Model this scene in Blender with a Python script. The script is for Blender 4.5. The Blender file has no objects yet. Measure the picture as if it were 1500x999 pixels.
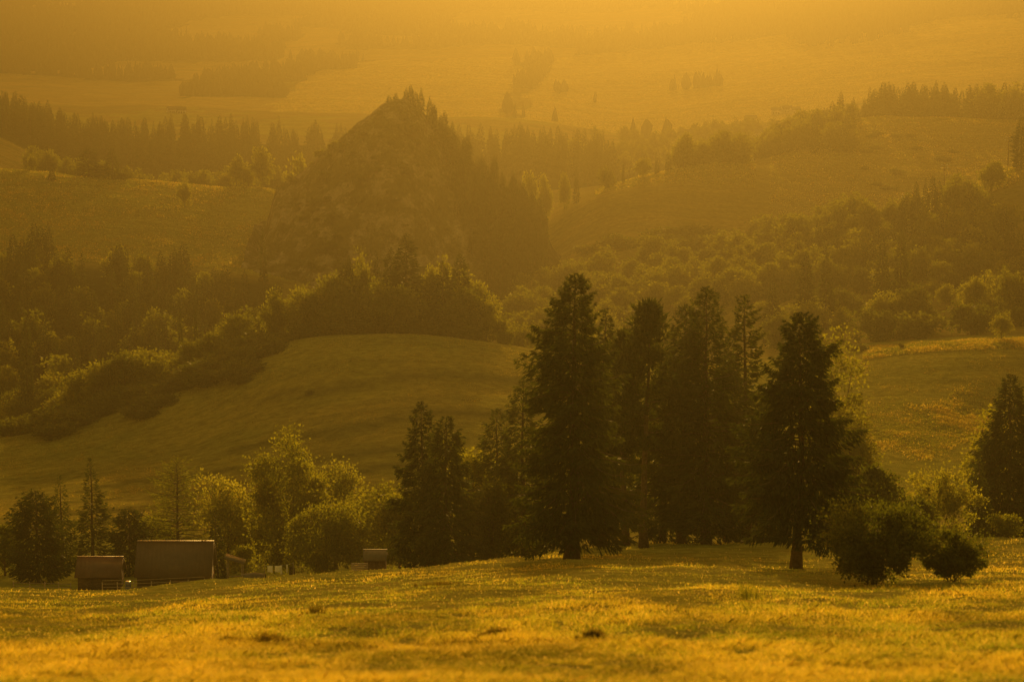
import bpy, math, random
import numpy as np
from mathutils import Vector
R = math.radians
scene = bpy.context.scene
COL = scene.collection

# ------------------------------------------------------------------ camera model
F = 4167.0                      # focal length in photo pixels (1500 wide)  = 100 mm on 36 mm
PITCH = math.atan(560.0 / F)
CP, SP = math.cos(PITCH), math.sin(PITCH)
def zrow(row, Y):               # height at which a point Y metres ahead is seen on photo row
    d = 499.5 - row
    return Y * (-F * SP + d * CP) / (F * CP + d * SP)
def xcol(px, row, Y):
    d = 499.5 - row
    return (px - 750.0) * Y / (F * CP + d * SP)

# ------------------------------------------------------------------ noise
def _h(ix, iy, s):
    n = (ix.astype(np.int64) * 374761393 + iy.astype(np.int64) * 668265263 + s * 1442695041) & 0x7fffffff
    n = ((n ^ (n >> 13)) * 1274126177) & 0x7fffffff
    return ((n ^ (n >> 16)) & 0xffff) / 65535.0
def vnoise(x, y, s=0):
    x = np.asarray(x, float); y = np.asarray(y, float)
    ix = np.floor(x); iy = np.floor(y); fx = x - ix; fy = y - iy
    fx = fx * fx * (3 - 2 * fx); fy = fy * fy * (3 - 2 * fy)
    ix = ix.astype(np.int64); iy = iy.astype(np.int64)
    a = _h(ix, iy, s); b = _h(ix + 1, iy, s); c = _h(ix, iy + 1, s); d = _h(ix + 1, iy + 1, s)
    return (a * (1 - fx) + b * fx) * (1 - fy) + (c * (1 - fx) + d * fx) * fy - 0.5
def fbm(x, y, s=0, o=4):
    t = 0; a = 1.0
    for i in range(o):
        t = t + a * vnoise(x * 2 ** i, y * 2 ** i, s + i * 7); a *= 0.5
    return t
def sstep(a, b, v):
    t = np.clip((v - a) / (b - a), 0, 1); return t * t * (3 - 2 * t)

# ------------------------------------------------------------------ the land: rows of the ground by distance and column
PXS = np.array([0, 150, 300, 450, 600, 750, 900, 1050, 1200, 1350, 1500], float)
TAB = [
 (60,  [999]*11),
 (100, [926, 926, 921, 915, 910, 905, 901, 900, 902, 902, 900]),
 (150, [886, 888, 880, 870, 862, 854, 850, 850, 853, 855, 852]),
 (200, [872, 873, 866, 853, 843, 834, 830, 832, 836, 834, 832]),
 (250, [866, 868, 858, 845, 834, 819, 814, 812, 812, 811, 809]),
 (300, [864, 866, 860, 850, 838, 822, 800, 797, 793, 789, 786]),
 (350, [864, 866, 860, 848, 842, 832, 806, 800, 797, 794, 792]),
 (430, [860, 862, 857, 846, 840, 838, 815, 802, 795, 795, 798]),
 (520, [808, 808, 802, 796, 792, 784, 772, 762, 745, 748, 760]),
 (600, [752, 748, 738, 724, 712, 702, 692, 690, 682, 690, 700]),
 (700, [694, 676, 648, 606, 584, 588, 596, 602, 596, 592, 604]),
 (780, [642, 606, 554, 500, 490, 508, 530, 538, 524, 509, 502]),
 (850, [648, 618, 575, 516, 506, 518, 524, 524, 504, 494, 488]),
 (950, [620, 600, 570, 560, 556, 548, 545, 520, 478, 466, 458]),
 (1100,[530, 528, 520, 520, 520, 510, 480, 440, 412, 398, 385]),
 (1250,[430, 436, 445, 460, 470, 465, 430, 398, 345, 300, 242]),
 (1400,[342, 350, 362, 385, 430, 425, 360, 360, 362, 348, 320]),
 (1500,[286, 290, 302, 330, 400, 385, 310, 315, 330, 318, 300]),
 (1570,[252, 267, 272, 290, 380, 350, 272, 275, 295, 290, 275]),
 (1650,[240, 285, 292, 305, 370, 330, 262, 245, 262, 262, 246]),
 (1800,[225, 292, 296, 300, 340, 310, 276, 256, 215, 215, 212]),
 (1950,[205, 276, 280, 290, 305, 290, 276, 262, 184, 172, 178]),
 (2150,[190, 240, 245, 255, 262, 262, 262, 250, 200, 186, 190]),
 (2500,[165, 190, 195, 205, 220, 225, 235, 222, 198, 186, 180]),
 (3000,[152, 160, 165, 172, 180, 186, 205, 196, 176, 166, 160]),
 (3600,[128, 134, 138, 140, 142, 150, 160, 150, 134, 120, 110]),
 (4300,[ 88,  92,  96,  98,  98, 100, 104,  92,  72,  56,  42]),
 (5200,[ 40,  44,  46,  46,  46,  46,  44,  34,  18,   8,   0]),
 (6300,[-16, -14, -12, -12, -14, -16, -20, -26, -34, -40, -44]),
 (7600,[-66, -64, -62, -64, -66, -68, -70, -72, -76, -78, -80]),
 (9200,[-60]*11),
]
TY = np.log(np.array([t[0] for t in TAB], float)); TR = np.array([t[1] for t in TAB], float)
def _pchip_slopes(x, y):
    h = np.diff(x)[:, None]; d = np.diff(y, axis=0) / h
    m = np.zeros_like(y)
    w1 = 2 * h[1:] + h[:-1]; w2 = h[1:] + 2 * h[:-1]
    same = d[:-1] * d[1:] > 0
    with np.errstate(divide='ignore', invalid='ignore'):
        hm = (w1 + w2) / (w1 / d[:-1] + w2 / d[1:])
    m[1:-1] = np.where(same, hm, 0); m[0] = d[0]; m[-1] = d[-1]
    return m
# refine columns first with a smooth curve, so there are no creases between columns
PXF = np.linspace(0, 1500, 121)
def _cr(xs, ys, q):
    i = np.clip(np.searchsorted(xs, q, side='right') - 1, 0, len(xs) - 2); t = (q - xs[i]) / (xs[i + 1] - xs[i])
    p0 = ys[:, np.maximum(i - 1, 0)]; p1 = ys[:, i]; p2 = ys[:, i + 1]; p3 = ys[:, np.minimum(i + 2, len(xs) - 1)]
    return 0.5 * (2 * p1 + (p2 - p0) * t + (2 * p0 - 5 * p1 + 4 * p2 - p3) * t**2 + (3 * p1 - p0 - 3 * p2 + p3) * t**3)
TRF = _cr(PXS, TR, PXF)
TM = _pchip_slopes(TY, TRF)
def rows_at(px, Y):
    ly = np.log(np.clip(Y, 60, 9200)); px = np.clip(px, 0, 1500)
    k = np.clip(np.searchsorted(TY, ly, side='right') - 1, 0, len(TY) - 2)
    h = TY[k + 1] - TY[k]; t = (ly - TY[k]) / h
    c = np.clip(px / 12.5, 0, 119.9999); ci = c.astype(int); cf = c - ci
    def g(A, kk): return A[kk, ci] * (1 - cf) + A[kk, ci + 1] * cf
    y0, y1, m0, m1 = g(TRF, k), g(TRF, k + 1), g(TM, k), g(TM, k + 1)
    return (2*t**3 - 3*t**2 + 1) * y0 + (t**3 - 2*t**2 + t) * h * m0 + (-2*t**3 + 3*t**2) * y1 + (t**3 - t**2) * h * m1
def ground(x, Y):
    x = np.asarray(x, float); Y = np.asarray(Y, float); shp = np.broadcast(x, Y).shape
    x = np.broadcast_to(x, shp).ravel(); Y = np.broadcast_to(Y, shp).ravel()
    Yc = np.maximum(Y, 60.0)
    px = 750 + 4080 * x / Yc
    z = zrow(rows_at(px, Yc), Yc)
    z = np.where(Y < 60, z + (60 - Y) * 0.232, z)
    # roughness of the land
    z = z + fbm(x / 9, Y / 14, 3, 3) * 0.30 * sstep(20, 90, Y) * (1 - sstep(400, 700, Y) * .4)
    z = z + fbm(x / 60, Y / 90, 5, 3) * 1.6 * sstep(320, 700, Y)
    z = z + fbm(x / 160, Y / 260, 8, 5) * 7 * sstep(900, 1700, Y)
    z = z + fbm(x / 2.6, Y / 4.5, 15, 3) * .26 * (1 - sstep(300, 360, Y)) * sstep(30, 70, Y)
    # knolls along the brow of the near meadow
    for (kx, ky, kr, kh) in [(-27, 236, 9, .4), (-16, 232, 7, .3), (8, 170, 8, .25), (22, 195, 7, .35), (15.5, 200, 1.2, .45)]:
        z = z + kh * np.exp(-((x - kx)**2 + ((Y - ky) * .7)**2) / kr**2)
    # terrace banks across the middle meadow
    pxx = 750 + 4080 * x / Yc
    for (yb, hb, a, b) in [(596, .8, -50, 560), (625, .6, 100, 620), (648, .8, 60, 700), (680, 1.1, 250, 800), (722, .9, 300, 800), (570, .7, 0, 480)]:
        yy = yb + fbm(x / 40, x * 0, int(yb), 2) * 22 + (pxx - 400) * .02
        m = sstep(a, a + 120, pxx) * (1 - sstep(b - 60, b + 60, pxx))
        z = z + m * hb * (sstep(yy - 2.5, yy + 2.5, Y) - sstep(yy + 3, yy + 45, Y))
    return z.reshape(shp)
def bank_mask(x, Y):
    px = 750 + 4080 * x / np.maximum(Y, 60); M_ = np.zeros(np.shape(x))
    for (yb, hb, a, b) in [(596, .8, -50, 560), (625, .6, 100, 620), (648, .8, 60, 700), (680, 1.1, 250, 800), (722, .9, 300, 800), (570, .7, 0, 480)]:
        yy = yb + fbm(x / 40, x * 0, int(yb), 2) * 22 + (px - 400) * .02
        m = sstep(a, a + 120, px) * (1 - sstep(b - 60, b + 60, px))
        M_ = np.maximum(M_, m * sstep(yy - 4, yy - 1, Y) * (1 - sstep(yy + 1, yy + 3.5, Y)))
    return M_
def gz(x, Y): return float(ground(np.array([x]), np.array([Y]))[0])

# ------------------------------------------------------------------ mesh helpers
def new_mesh(name, V, faces, mats=(), midx=None, smooth=False, cols=None):
    """faces: list of int arrays (n,k)"""
    me = bpy.data.meshes.new(name)
    V = np.asarray(V, np.float32)
    me.vertices.add(len(V)); me.vertices.foreach_set('co', V.ravel())
    faces = [np.asarray(f, np.int32) for f in faces if len(f)]
    nl = sum(f.size for f in faces); npoly = sum(len(f) for f in faces)
    me.loops.add(nl); me.polygons.add(npoly)
    me.loops.foreach_set('vertex_index', np.concatenate([f.ravel() for f in faces]))
    tot = np.concatenate([np.full(len(f), f.shape[1], np.int32) for f in faces])
    st = np.concatenate([[0], np.cumsum(tot)[:-1]]).astype(np.int32)
    me.polygons.foreach_set('loop_start', st)
    try: me.polygons.foreach_set('loop_total', tot)
    except Exception: pass
    for m in mats: me.materials.append(m)
    if midx is not None: me.polygons.foreach_set('material_index', np.asarray(midx, np.int32))
    if smooth: me.polygons.foreach_set('use_smooth', np.ones(npoly, bool))
    me.update(calc_edges=True)
    if cols is not None:
        ca = me.color_attributes.new('tint', 'FLOAT_COLOR', 'POINT')
        c4 = np.ones((len(V), 4), np.float32); c4[:, :3] = cols; ca.data.foreach_set('color', c4.ravel())
    return me
class MB:
    """collects shapes for ONE mesh"""
    def __init__(s): s.V = []; s.T = []; s.Q = []; s.n = 0
    def add(s, V, T=None, Q=None):
        V = np.asarray(V, float); s.V.append(V)
        if T is not None and len(T): s.T.append(np.asarray(T) + s.n)
        if Q is not None and len(Q): s.Q.append(np.asarray(Q) + s.n)
        s.n += len(V)
    def tube(s, pts, rad, seg=6, cap=True):
        pts = np.asarray(pts, float); n = len(pts)
        rad = np.broadcast_to(rad, (n,))
        tan = np.gradient(pts, axis=0); tan /= np.linalg.norm(tan, axis=1)[:, None] + 1e-9
        up = np.where(np.abs(tan[:, 2:3]) > .9, np.array([[1., 0, 0]]), np.array([[0, 0, 1.]]))
        a = np.cross(tan, up); a /= np.linalg.norm(a, axis=1)[:, None] + 1e-9; b = np.cross(tan, a)
        th = np.linspace(0, 2 * np.pi, seg, endpoint=False)
        V = (pts[:, None] + rad[:, None, None] * (a[:, None] * np.cos(th)[None, :, None] + b[:, None] * np.sin(th)[None, :, None])).reshape(-1, 3)
        i = np.arange(n - 1)[:, None] * seg; j = np.arange(seg)[None]; k = (j + 1) % seg
        Q = np.stack([i + j, i + k, i + seg + k, i + seg + j], -1).reshape(-1, 4)
        T = None
        if cap:
            V = np.vstack([V, pts[:1], pts[-1:]]); c0 = n * seg
            T = [[c0, (q + 1) % seg, q] for q in range(seg)] + [[c0 + 1, (n - 1) * seg + q, (n - 1) * seg + (q + 1) % seg] for q in range(seg)]
        s.add(V, T, Q)
    def box(s, c, d, rz=0, rx=0, bev=0):
        c = np.array(c, float); h = np.array(d, float) / 2
        V = np.array([[x, y, z] for z in (-1, 1) for y in (-1, 1) for x in (-1, 1)], float) * h
        if rx:
            cr, sr = math.cos(rx), math.sin(rx); V = np.stack([V[:, 0], V[:, 1]*cr - V[:, 2]*sr, V[:, 1]*sr + V[:, 2]*cr], 1)
        if rz:
            cr, sr = math.cos(rz), math.sin(rz); V = np.stack([V[:, 0]*cr - V[:, 1]*sr, V[:, 0]*sr + V[:, 1]*cr, V[:, 2]], 1)
        s.add(V + c, None, [[0,2,3,1],[4,5,7,6],[0,1,5,4],[2,6,7,3],[0,4,6,2],[1,3,7,5]])
    def mesh(s, name, mats, cols=None, smooth=False):
        V = np.vstack(s.V); f = []
        if s.T: f.append(np.vstack(s.T))
        if s.Q: f.append(np.vstack(s.Q))
        return new_mesh(name, V, f, mats, smooth=smooth, cols=cols)
def link(name, data, parent=None, loc=(0, 0, 0), rz=0, sc=None):
    o = bpy.data.objects.new(name, data); COL.objects.link(o)
    o.location = loc; o.rotation_euler = (0, 0, rz)
    if sc is not None: o.scale = sc
    if parent: o.parent = parent
    return o
def tag(o, label=None, cat=None, group=None, kind=None):
    if label: o['label'] = label
    if cat: o['category'] = cat
    if group: o['group'] = group
    if kind: o['kind'] = kind
    return o

# ------------------------------------------------------------------ materials
def nodes(name):
    m = bpy.data.materials.new(name); m.use_nodes = True
    nt = m.node_tree; nt.nodes.clear(); return m, nt, nt.nodes, nt.links
def ramp(N, L, fac, stops):
    r = N.new('ShaderNodeValToRGB'); L.new(fac, r.inputs[0]); e = r.color_ramp.elements
    while len(e) < len(stops): e.new(0.5)
    for i, (p, c) in enumerate(stops): e[i].position = p; e[i].color = (*c, 1)
    return r.outputs[0]
def noise(N, L, scale, detail=4, rough=.6, vec=None, coord='Object'):
    if vec is None:
        tc = N.new('ShaderNodeTexCoord'); vec = tc.outputs[coord]
    n = N.new('ShaderNodeTexNoise'); n.inputs['Scale'].default_value = scale
    n.inputs['Detail'].default_value = detail; n.inputs['Roughness'].default_value = rough
    L.new(vec, n.inputs['Vector']); return n.outputs['Fac']
def leafmat(name, c1, c2, trans=.4, tcol=None, scale=.8, rnd=.35, spec=.12):
    m, nt, N, L = nodes(name)
    out = N.new('ShaderNodeOutputMaterial')
    f = noise(N, L, scale, 3)
    oi = N.new('ShaderNodeObjectInfo')
    a = N.new('ShaderNodeMath'); a.operation = 'MULTIPLY_ADD'; L.new(oi.outputs['Random'], a.inputs[0]); a.inputs[1].default_value = rnd; L.new(f, a.inputs[2])
    b = N.new('ShaderNodeMath'); b.operation = 'SUBTRACT'; L.new(a.outputs[0], b.inputs[0]); b.inputs[1].default_value = rnd / 2
    c = ramp(N, L, b.outputs[0], [(.3, c1), (.7, c2)])
    d = N.new('ShaderNodeBsdfDiffuse'); L.new(c, d.inputs[0])
    t = N.new('ShaderNodeBsdfTranslucent')
    hs = N.new('ShaderNodeMixRGB'); hs.blend_type = 'MULTIPLY'; hs.inputs[0].default_value = 1
    L.new(c, hs.inputs[1]); hs.inputs[2].default_value = (*(tcol or (2.0, 1.85, .6)), 1); L.new(hs.outputs[0], t.inputs[0])
    mx = N.new('ShaderNodeMixShader'); mx.inputs[0].default_value = trans; L.new(d.outputs[0], mx.inputs[1]); L.new(t.outputs[0], mx.inputs[2])
    g = N.new('ShaderNodeBsdfGlossy'); g.inputs['Roughness'].default_value = .5; g.inputs[0].default_value = (.7, .7, .6, 1)
    m2 = N.new('ShaderNodeMixShader'); m2.inputs[0].default_value = spec * .3; L.new(mx.outputs[0], m2.inputs[1]); L.new(g.outputs[0], m2.inputs[2])
    L.new(m2.outputs[0], out.inputs[0]); return m
def plain(name, c1, c2, scale=3, rough=.85, bump=0):
    m, nt, N, L = nodes(name)
    out = N.new('ShaderNodeOutputMaterial'); p = N.new('ShaderNodeBsdfPrincipled'); L.new(p.outputs[0], out.inputs[0])
    f = noise(N, L, scale, 5)
    L.new(ramp(N, L, f, [(.3, c1), (.7, c2)]), p.inputs['Base Color']); p.inputs['Roughness'].default_value = rough
    if bump:
        b = N.new('ShaderNodeBump'); b.inputs['Strength'].default_value = bump; L.new(f, b.inputs['Height']); L.new(b.outputs[0], p.inputs['Normal'])
    return m
M = {}
M['needle'] = leafmat('needles_dark', (.020, .030, .010), (.040, .055, .016), .35)
M['needle_pale'] = leafmat('needles_larch', (.07, .09, .02), (.11, .13, .03), .5)
M['leaf'] = leafmat('leaves_green', (.05, .065, .012), (.10, .115, .02), .58, (2.9, 2.6, .7))
M['leaf_dark'] = leafmat('leaves_dark', (.03, .042, .010), (.06, .072, .016), .5, (2.7, 2.5, .7))
M['leaf_pale'] = leafmat('leaves_pale', (.085, .10, .02), (.14, .15, .03), .6, (2.6, 2.4, .8))
M['bark'] = plain('bark', (.04, .028, .018), (.11, .08, .055), 4, .9, .4)
M['rooftile'] = plain('roof_brown_sheet', (.075, .052, .042), (.10, .07, .056), .8, .55)
M['roofred'] = plain('roof_rust', (.075, .04, .03), (.10, .052, .04), .8, .6)
M['roofpale'] = plain('roof_pale_sheet', (.08, .07, .06), (.12, .105, .09), 2, .85)
M['timber'] = plain('weathered_timber', (.05, .032, .02), (.11, .075, .05), 5, .85, .3)
M['timber_pale'] = plain('grey_timber', (.20, .16, .12), (.30, .25, .19), 5, .85, .2)
M['white'] = plain('white_cotton', (.78, .78, .75), (.84, .83, .8), 6, .8)
M['plaster'] = plain('pale_plaster', (.55, .50, .44), (.68, .63, .56), 3, .85)
M['blue'] = plain('blue_plastic', (.05, .08, .20), (.07, .10, .24), 3, .4)
M['metal'] = plain('galvanised_metal', (.35, .35, .35), (.45, .45, .45), 5, .3)
M['glass'] = plain('window_glass', (.02, .02, .02), (.03, .03, .03), 5, .08)
M['soil'] = plain('bare_soil', (.10, .065, .035), (.20, .14, .08), 5, .9, .5)

def ground_material():
    m, nt, N, L = nodes('ground_grass')
    out = N.new('ShaderNodeOutputMaterial')
    at = N.new('ShaderNodeAttribute'); at.attribute_name = 'tint'
    tc = N.new('ShaderNodeTexCoord')
    n1 = noise(N, L, .35, 6, .7, tc.outputs['Object']); n2 = noise(N, L, .03, 4, .6, tc.outputs['Object'])
    mp = N.new('ShaderNodeMapping'); mp.inputs['Scale'].default_value = (.02, .12, .1); L.new(tc.outputs['Object'], mp.inputs[0])
    n3 = noise(N, L, 1.0, 4, .6, mp.outputs[0])
    v = ramp(N, L, n1, [(.3, (.62, .62, .62)), (.7, (1.35, 1.35, 1.3))])
    v2 = ramp(N, L, n2, [(.35, (.85, .9, .85)), (.65, (1.15, 1.08, 1.0))])
    v3 = ramp(N, L, n3, [(.35, (.82, .84, .8)), (.65, (1.15, 1.12, 1.05))])
    c = at.outputs['Color']
    for q in (v, v2, v3):
        mm = N.new('ShaderNodeMixRGB'); mm.blend_type = 'MULTIPLY'; mm.inputs[0].default_value = 1; L.new(c, mm.inputs[1]); L.new(q, mm.inputs[2]); c = mm.outputs[0]
    d = N.new('ShaderNodeBsdfDiffuse'); L.new(c, d.inputs[0]); d.inputs['Roughness'].default_value = 1
    b = N.new('ShaderNodeBump'); b.inputs['Strength'].default_value = 1.0; b.inputs['Distance'].default_value = .9
    L.new(n1, b.inputs['Height']); L.new(b.outputs[0], d.inputs['Normal'])
    sh = N.new('ShaderNodeBsdfSheen') if hasattr(bpy.types, 'ShaderNodeBsdfSheen') else None
    if sh:
        sh.inputs['Roughness'].default_value = .45; L.new(c, sh.inputs[0]); L.new(b.outputs[0], sh.inputs['Normal'])
        a = N.new('ShaderNodeAddShader'); L.new(d.outputs[0], a.inputs[0]); L.new(sh.outputs[0], a.inputs[1]); L.new(a.outputs[0], out.inputs[0])
    else: L.new(d.outputs[0], out.inputs[0])
    return m
M['ground'] = ground_material()
def grass_material():
    m, nt, N, L = nodes('meadow_blades')
    out = N.new('ShaderNodeOutputMaterial'); at = N.new('ShaderNodeAttribute'); at.attribute_name = 'tint'
    d = N.new('ShaderNodeBsdfDiffuse'); L.new(at.outputs['Color'], d.inputs[0])
    t = N.new('ShaderNodeBsdfTranslucent'); L.new(at.outputs['Color'], t.inputs[0])
    mx = N.new('ShaderNodeMixShader'); mx.inputs[0].default_value = .62; L.new(d.outputs[0], mx.inputs[1]); L.new(t.outputs[0], mx.inputs[2])
    g = N.new('ShaderNodeBsdfGlossy'); g.inputs['Roughness'].default_value = .45; g.inputs[0].default_value = (.9, .85, .6, 1)
    m2 = N.new('ShaderNodeMixShader'); m2.inputs[0].default_value = .07; L.new(mx.outputs[0], m2.inputs[1]); L.new(g.outputs[0], m2.inputs[2])
    L.new(m2.outputs[0], out.inputs[0]); return m
M['grass'] = grass_material()
def rock_material():
    m, nt, N, L = nodes('crag_rock')
    out = N.new('ShaderNodeOutputMaterial'); d = N.new('ShaderNodeBsdfDiffuse'); L.new(d.outputs[0], out.inputs[0])
    n1 = noise(N, L, .10, 6, .75); n2 = noise(N, L, .35, 5, .7)
    rock = ramp(N, L, n2, [(.3, (.18, .14, .10)), (.55, (.34, .28, .21)), (.75, (.50, .42, .33))])
    gr = ramp(N, L, n2, [(.3, (.06, .06, .02)), (.7, (.15, .13, .05))])
    k = ramp(N, L, n1, [(.49, (0, 0, 0)), (.60, (1, 1, 1))])
    mm = N.new('ShaderNodeMixRGB'); L.new(k, mm.inputs[0]); L.new(gr, mm.inputs[1]); L.new(rock, mm.inputs[2]); at = N.new('ShaderNodeAttribute'); at.attribute_name = 'tint'; ml = N.new('ShaderNodeMixRGB'); ml.blend_type = 'MULTIPLY'; ml.inputs[0].default_value = 1; L.new(mm.outputs[0], ml.inputs[1]); L.new(at.outputs['Color'], ml.inputs[2]); L.new(ml.outputs[0], d.inputs[0])
    b = N.new('ShaderNodeBump'); b.inputs['Strength'].default_value = 1; b.inputs['Distance'].default_value = 2.0; L.new(n2, b.inputs['Height']); L.new(b.outputs[0], d.inputs['Normal'])
    return m
M['rock'] = rock_material()
M['weed'] = leafmat('weed_leaves', (.07, .065, .014), (.14, .11, .02), .45)

# ------------------------------------------------------------------ ground sheet
def poly_mask(px, row, pts, soft=6.0):
    pts = np.array(pts, float); inside = np.zeros(px.shape, bool); n = len(pts)
    for i in range(n):
        x1, y1 = pts[i]; x2, y2 = pts[(i + 1) % n]
        if y1 == y2: continue
        c = ((y1 > row) != (y2 > row)) & (px < (x2 - x1) * (row - y1) / (y2 - y1) + x1)
        inside ^= c
    return inside
FAR_FIELDS = [
 [(760, 190), (790, 130), (830, 92), (1000, 68), (1200, 48), (1300, 38), (1420, 24), (1700, 10), (1700, 150), (1250, 150), (1120, 205), (900, 205)],
 [(400, 160), (450, 112), (520, 92), (620, 90), (700, 88), (765, 88), (780, 100), (750, 150), (740, 195), (640, 195), (400, 178)],
]
def build_ground():
    ys = [-30.0]
    while ys[-1] < 9190:
        y = ys[-1]; ys.append(y + max(1.2, .0065 * max(y, 0) + .6 if y < 900 else .0085 * y))
    ys = np.array(ys); nx = 520
    t = np.linspace(-1, 1, nx)
    X = t[None] * (.30 * np.maximum(ys, 0)[:, None] + 45); Y = np.broadcast_to(ys[:, None], X.shape)
    Z = ground(X, Y)
    V = np.stack([X, Y, Z], -1).reshape(-1, 3)
    ny = len(ys); i = np.arange(ny - 1)[:, None] * nx; j = np.arange(nx - 1)[None]
    Q = np.stack([i + j, i + j + 1, i + nx + j + 1, i + nx + j], -1).reshape(-1, 4)
    x, y = V[:, 0], V[:, 1]; px = 750 + 4080 * x / np.maximum(y, 60)
    row = rows_at(px, np.maximum(y, 60))
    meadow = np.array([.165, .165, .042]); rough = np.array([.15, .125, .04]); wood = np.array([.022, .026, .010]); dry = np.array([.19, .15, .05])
    C = np.zeros((len(V), 3)) + meadow
    n = fbm(x / 70, y / 120, 21, 4)[:, None]
    C = C * (1 - np.clip(n + .25, 0, .6)) + dry * np.clip(n + .25, 0, .6)
    def w(mask, col, cc): k = np.clip(mask, 0, 1)[:, None]; return cc * (1 - k) + col * k
    C = w((y > 830) * 1., rough, C)
    C = w(bank_mask(x, y) * .7, np.array([.06, .06, .018]), C)  # shade of the backlit terrace faces put into the ground colour
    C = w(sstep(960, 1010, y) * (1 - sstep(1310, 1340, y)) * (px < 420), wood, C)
    C = w(((y > 1335) & (y < 1600) & (px < 460)) * 1., meadow * 1.1, C)
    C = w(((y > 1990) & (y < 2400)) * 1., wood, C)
    C = w(((y > 2400)) * (n[:, 0] > .05), meadow, C)
    far = y > 3150
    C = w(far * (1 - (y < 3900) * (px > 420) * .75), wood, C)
    fm = np.zeros(len(V), bool)
    wob = fbm(x / 300, y / 500, 31, 3) * 16 + fbm(x / 60, y / 110, 36, 3) * 12
    for p in FAR_FIELDS: fm |= poly_mask(px + wob * 2, row + wob * .6, p)
    C = w(far * (fbm(x / 260, y / 420, 61, 3) < -.17), dry * 1.2, C)
    C = w((far & fm) * 1., dry * 2.0, C)
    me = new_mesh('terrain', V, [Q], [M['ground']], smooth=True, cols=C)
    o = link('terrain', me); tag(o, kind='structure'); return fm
build_ground()

# ------------------------------------------------------------------ the crag
CRX = np.array([395, 410, 432, 470, 500, 530, 555, 575, 600, 618, 640, 665, 700, 740, 780, 830], float)
CRR = np.array([330, 276, 264, 232, 207, 180, 160, 148, 144, 160, 184, 210, 240, 272, 308, 400], float)
YC = 1430.0
def crag_h(x, y):
    px = 750 + 4080 * x / YC
    top = zrow(np.interp(px, CRX, CRR), YC)
    yr = YC + fbm(x / 30, x * 0, 77, 2) * 16
    d = (y - yr)
    k = np.where(d < 0, np.clip(-d / 95, 0, 1.4), np.clip(d / 60, 0, 1.4))
    prof = 1 - k ** 1.25 * 1.0
    base = ground(x, y)
    h = base - 4 + np.clip(prof, -1, 1) * np.maximum(top - base + 4, 0)
    rn = fbm(x / 24 + y / 70, y / 34, 41, 5); rn2 = 1 - np.abs(fbm(x / 8 - y / 60, y / 60, 45, 4)) * 3
    amp = sstep(0, .12, k) * .68 + .32
    return h + (rn * 6.5 + rn2 * 2.6 - 2.0) * amp * (np.clip(prof, 0, 1) ** .5)
def wooded(x, y, z):
    px = 750 + 4080 * x / y; row = 499.5 + F * np.tan(np.arctan2(-z, y) - PITCH)     # the wooded right flank of the crag
    return sstep(-10, 14, px - (618 + (row - 150) * .36) + fbm(x / 9, z / 9, 71, 2) * 24)
def build_crag():
    xs = np.linspace((380 - 750) / 4080 * YC, (850 - 750) / 4080 * YC, 200); ys = np.linspace(YC - 110, YC + 75, 170)
    X, Y = np.meshgrid(xs, ys); Z = crag_h(X, Y)
    V = np.stack([X, Y, Z], -1).reshape(-1, 3); nx = 200
    crow = wooded(V[:, 0], V[:, 1], V[:, 2]); cc = (1 - .72 * crow)[:, None] * np.ones(3)
    i = np.arange(169)[:, None] * nx; j = np.arange(nx - 1)[None]
    Q = np.stack([i + j, i + j + 1, i + nx + j + 1, i + nx + j], -1).reshape(-1, 4)
    o = link('rocky_crag', new_mesh('rocky_crag', V, [Q], [M['rock']], smooth=False, cols=cc)); tag(o, kind='structure')
build_crag()

# ------------------------------------------------------------------ tree builders (metres; base at the origin)
def trunk_part(mb, h, r, rng, lean=.0, seg=8, flare=1.5, top=.95):
    n = 9; t = np.linspace(0, 1, n); 
    pts = np.stack([np.cumsum(rng.normal(0, .004 * h, n)) * (t > 0), np.cumsum(rng.normal(0, .004 * h, n)) * (t > 0), t * h * top], 1)
    pts[:, 0] += lean * t * h; pts[:, 0] -= pts[0, 0]; pts[:, 1] -= pts[0, 1]
    pts[0, 2] = -.35
    rad = r * ((1 - t) ** .85 * .95 + .05); rad[0] *= flare
    mb.tube(pts, rad, seg); return pts
def sprays(base, d, ln, wd, rng):
    """leaf sprays: one slim kite each. base,d (n,3); ln,wd (n)"""
    n = len(base); d = d / (np.linalg.norm(d, axis=1)[:, None] + 1e-9)
    r = rng.normal(size=(n, 3)); s = np.cross(d, r); s /= np.linalg.norm(s, axis=1)[:, None] + 1e-9
    p0 = base; p1 = base + d * (ln * .4)[:, None] + s * wd[:, None] * .5; p2 = base + d * ln[:, None]; p3 = base + d * (ln * .4)[:, None] - s * wd[:, None] * .5
    V = np.stack([p0, p1, p2, p3], 1).reshape(-1, 3); Q = np.arange(4 * n).reshape(n, 4)
    return V, Q
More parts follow.
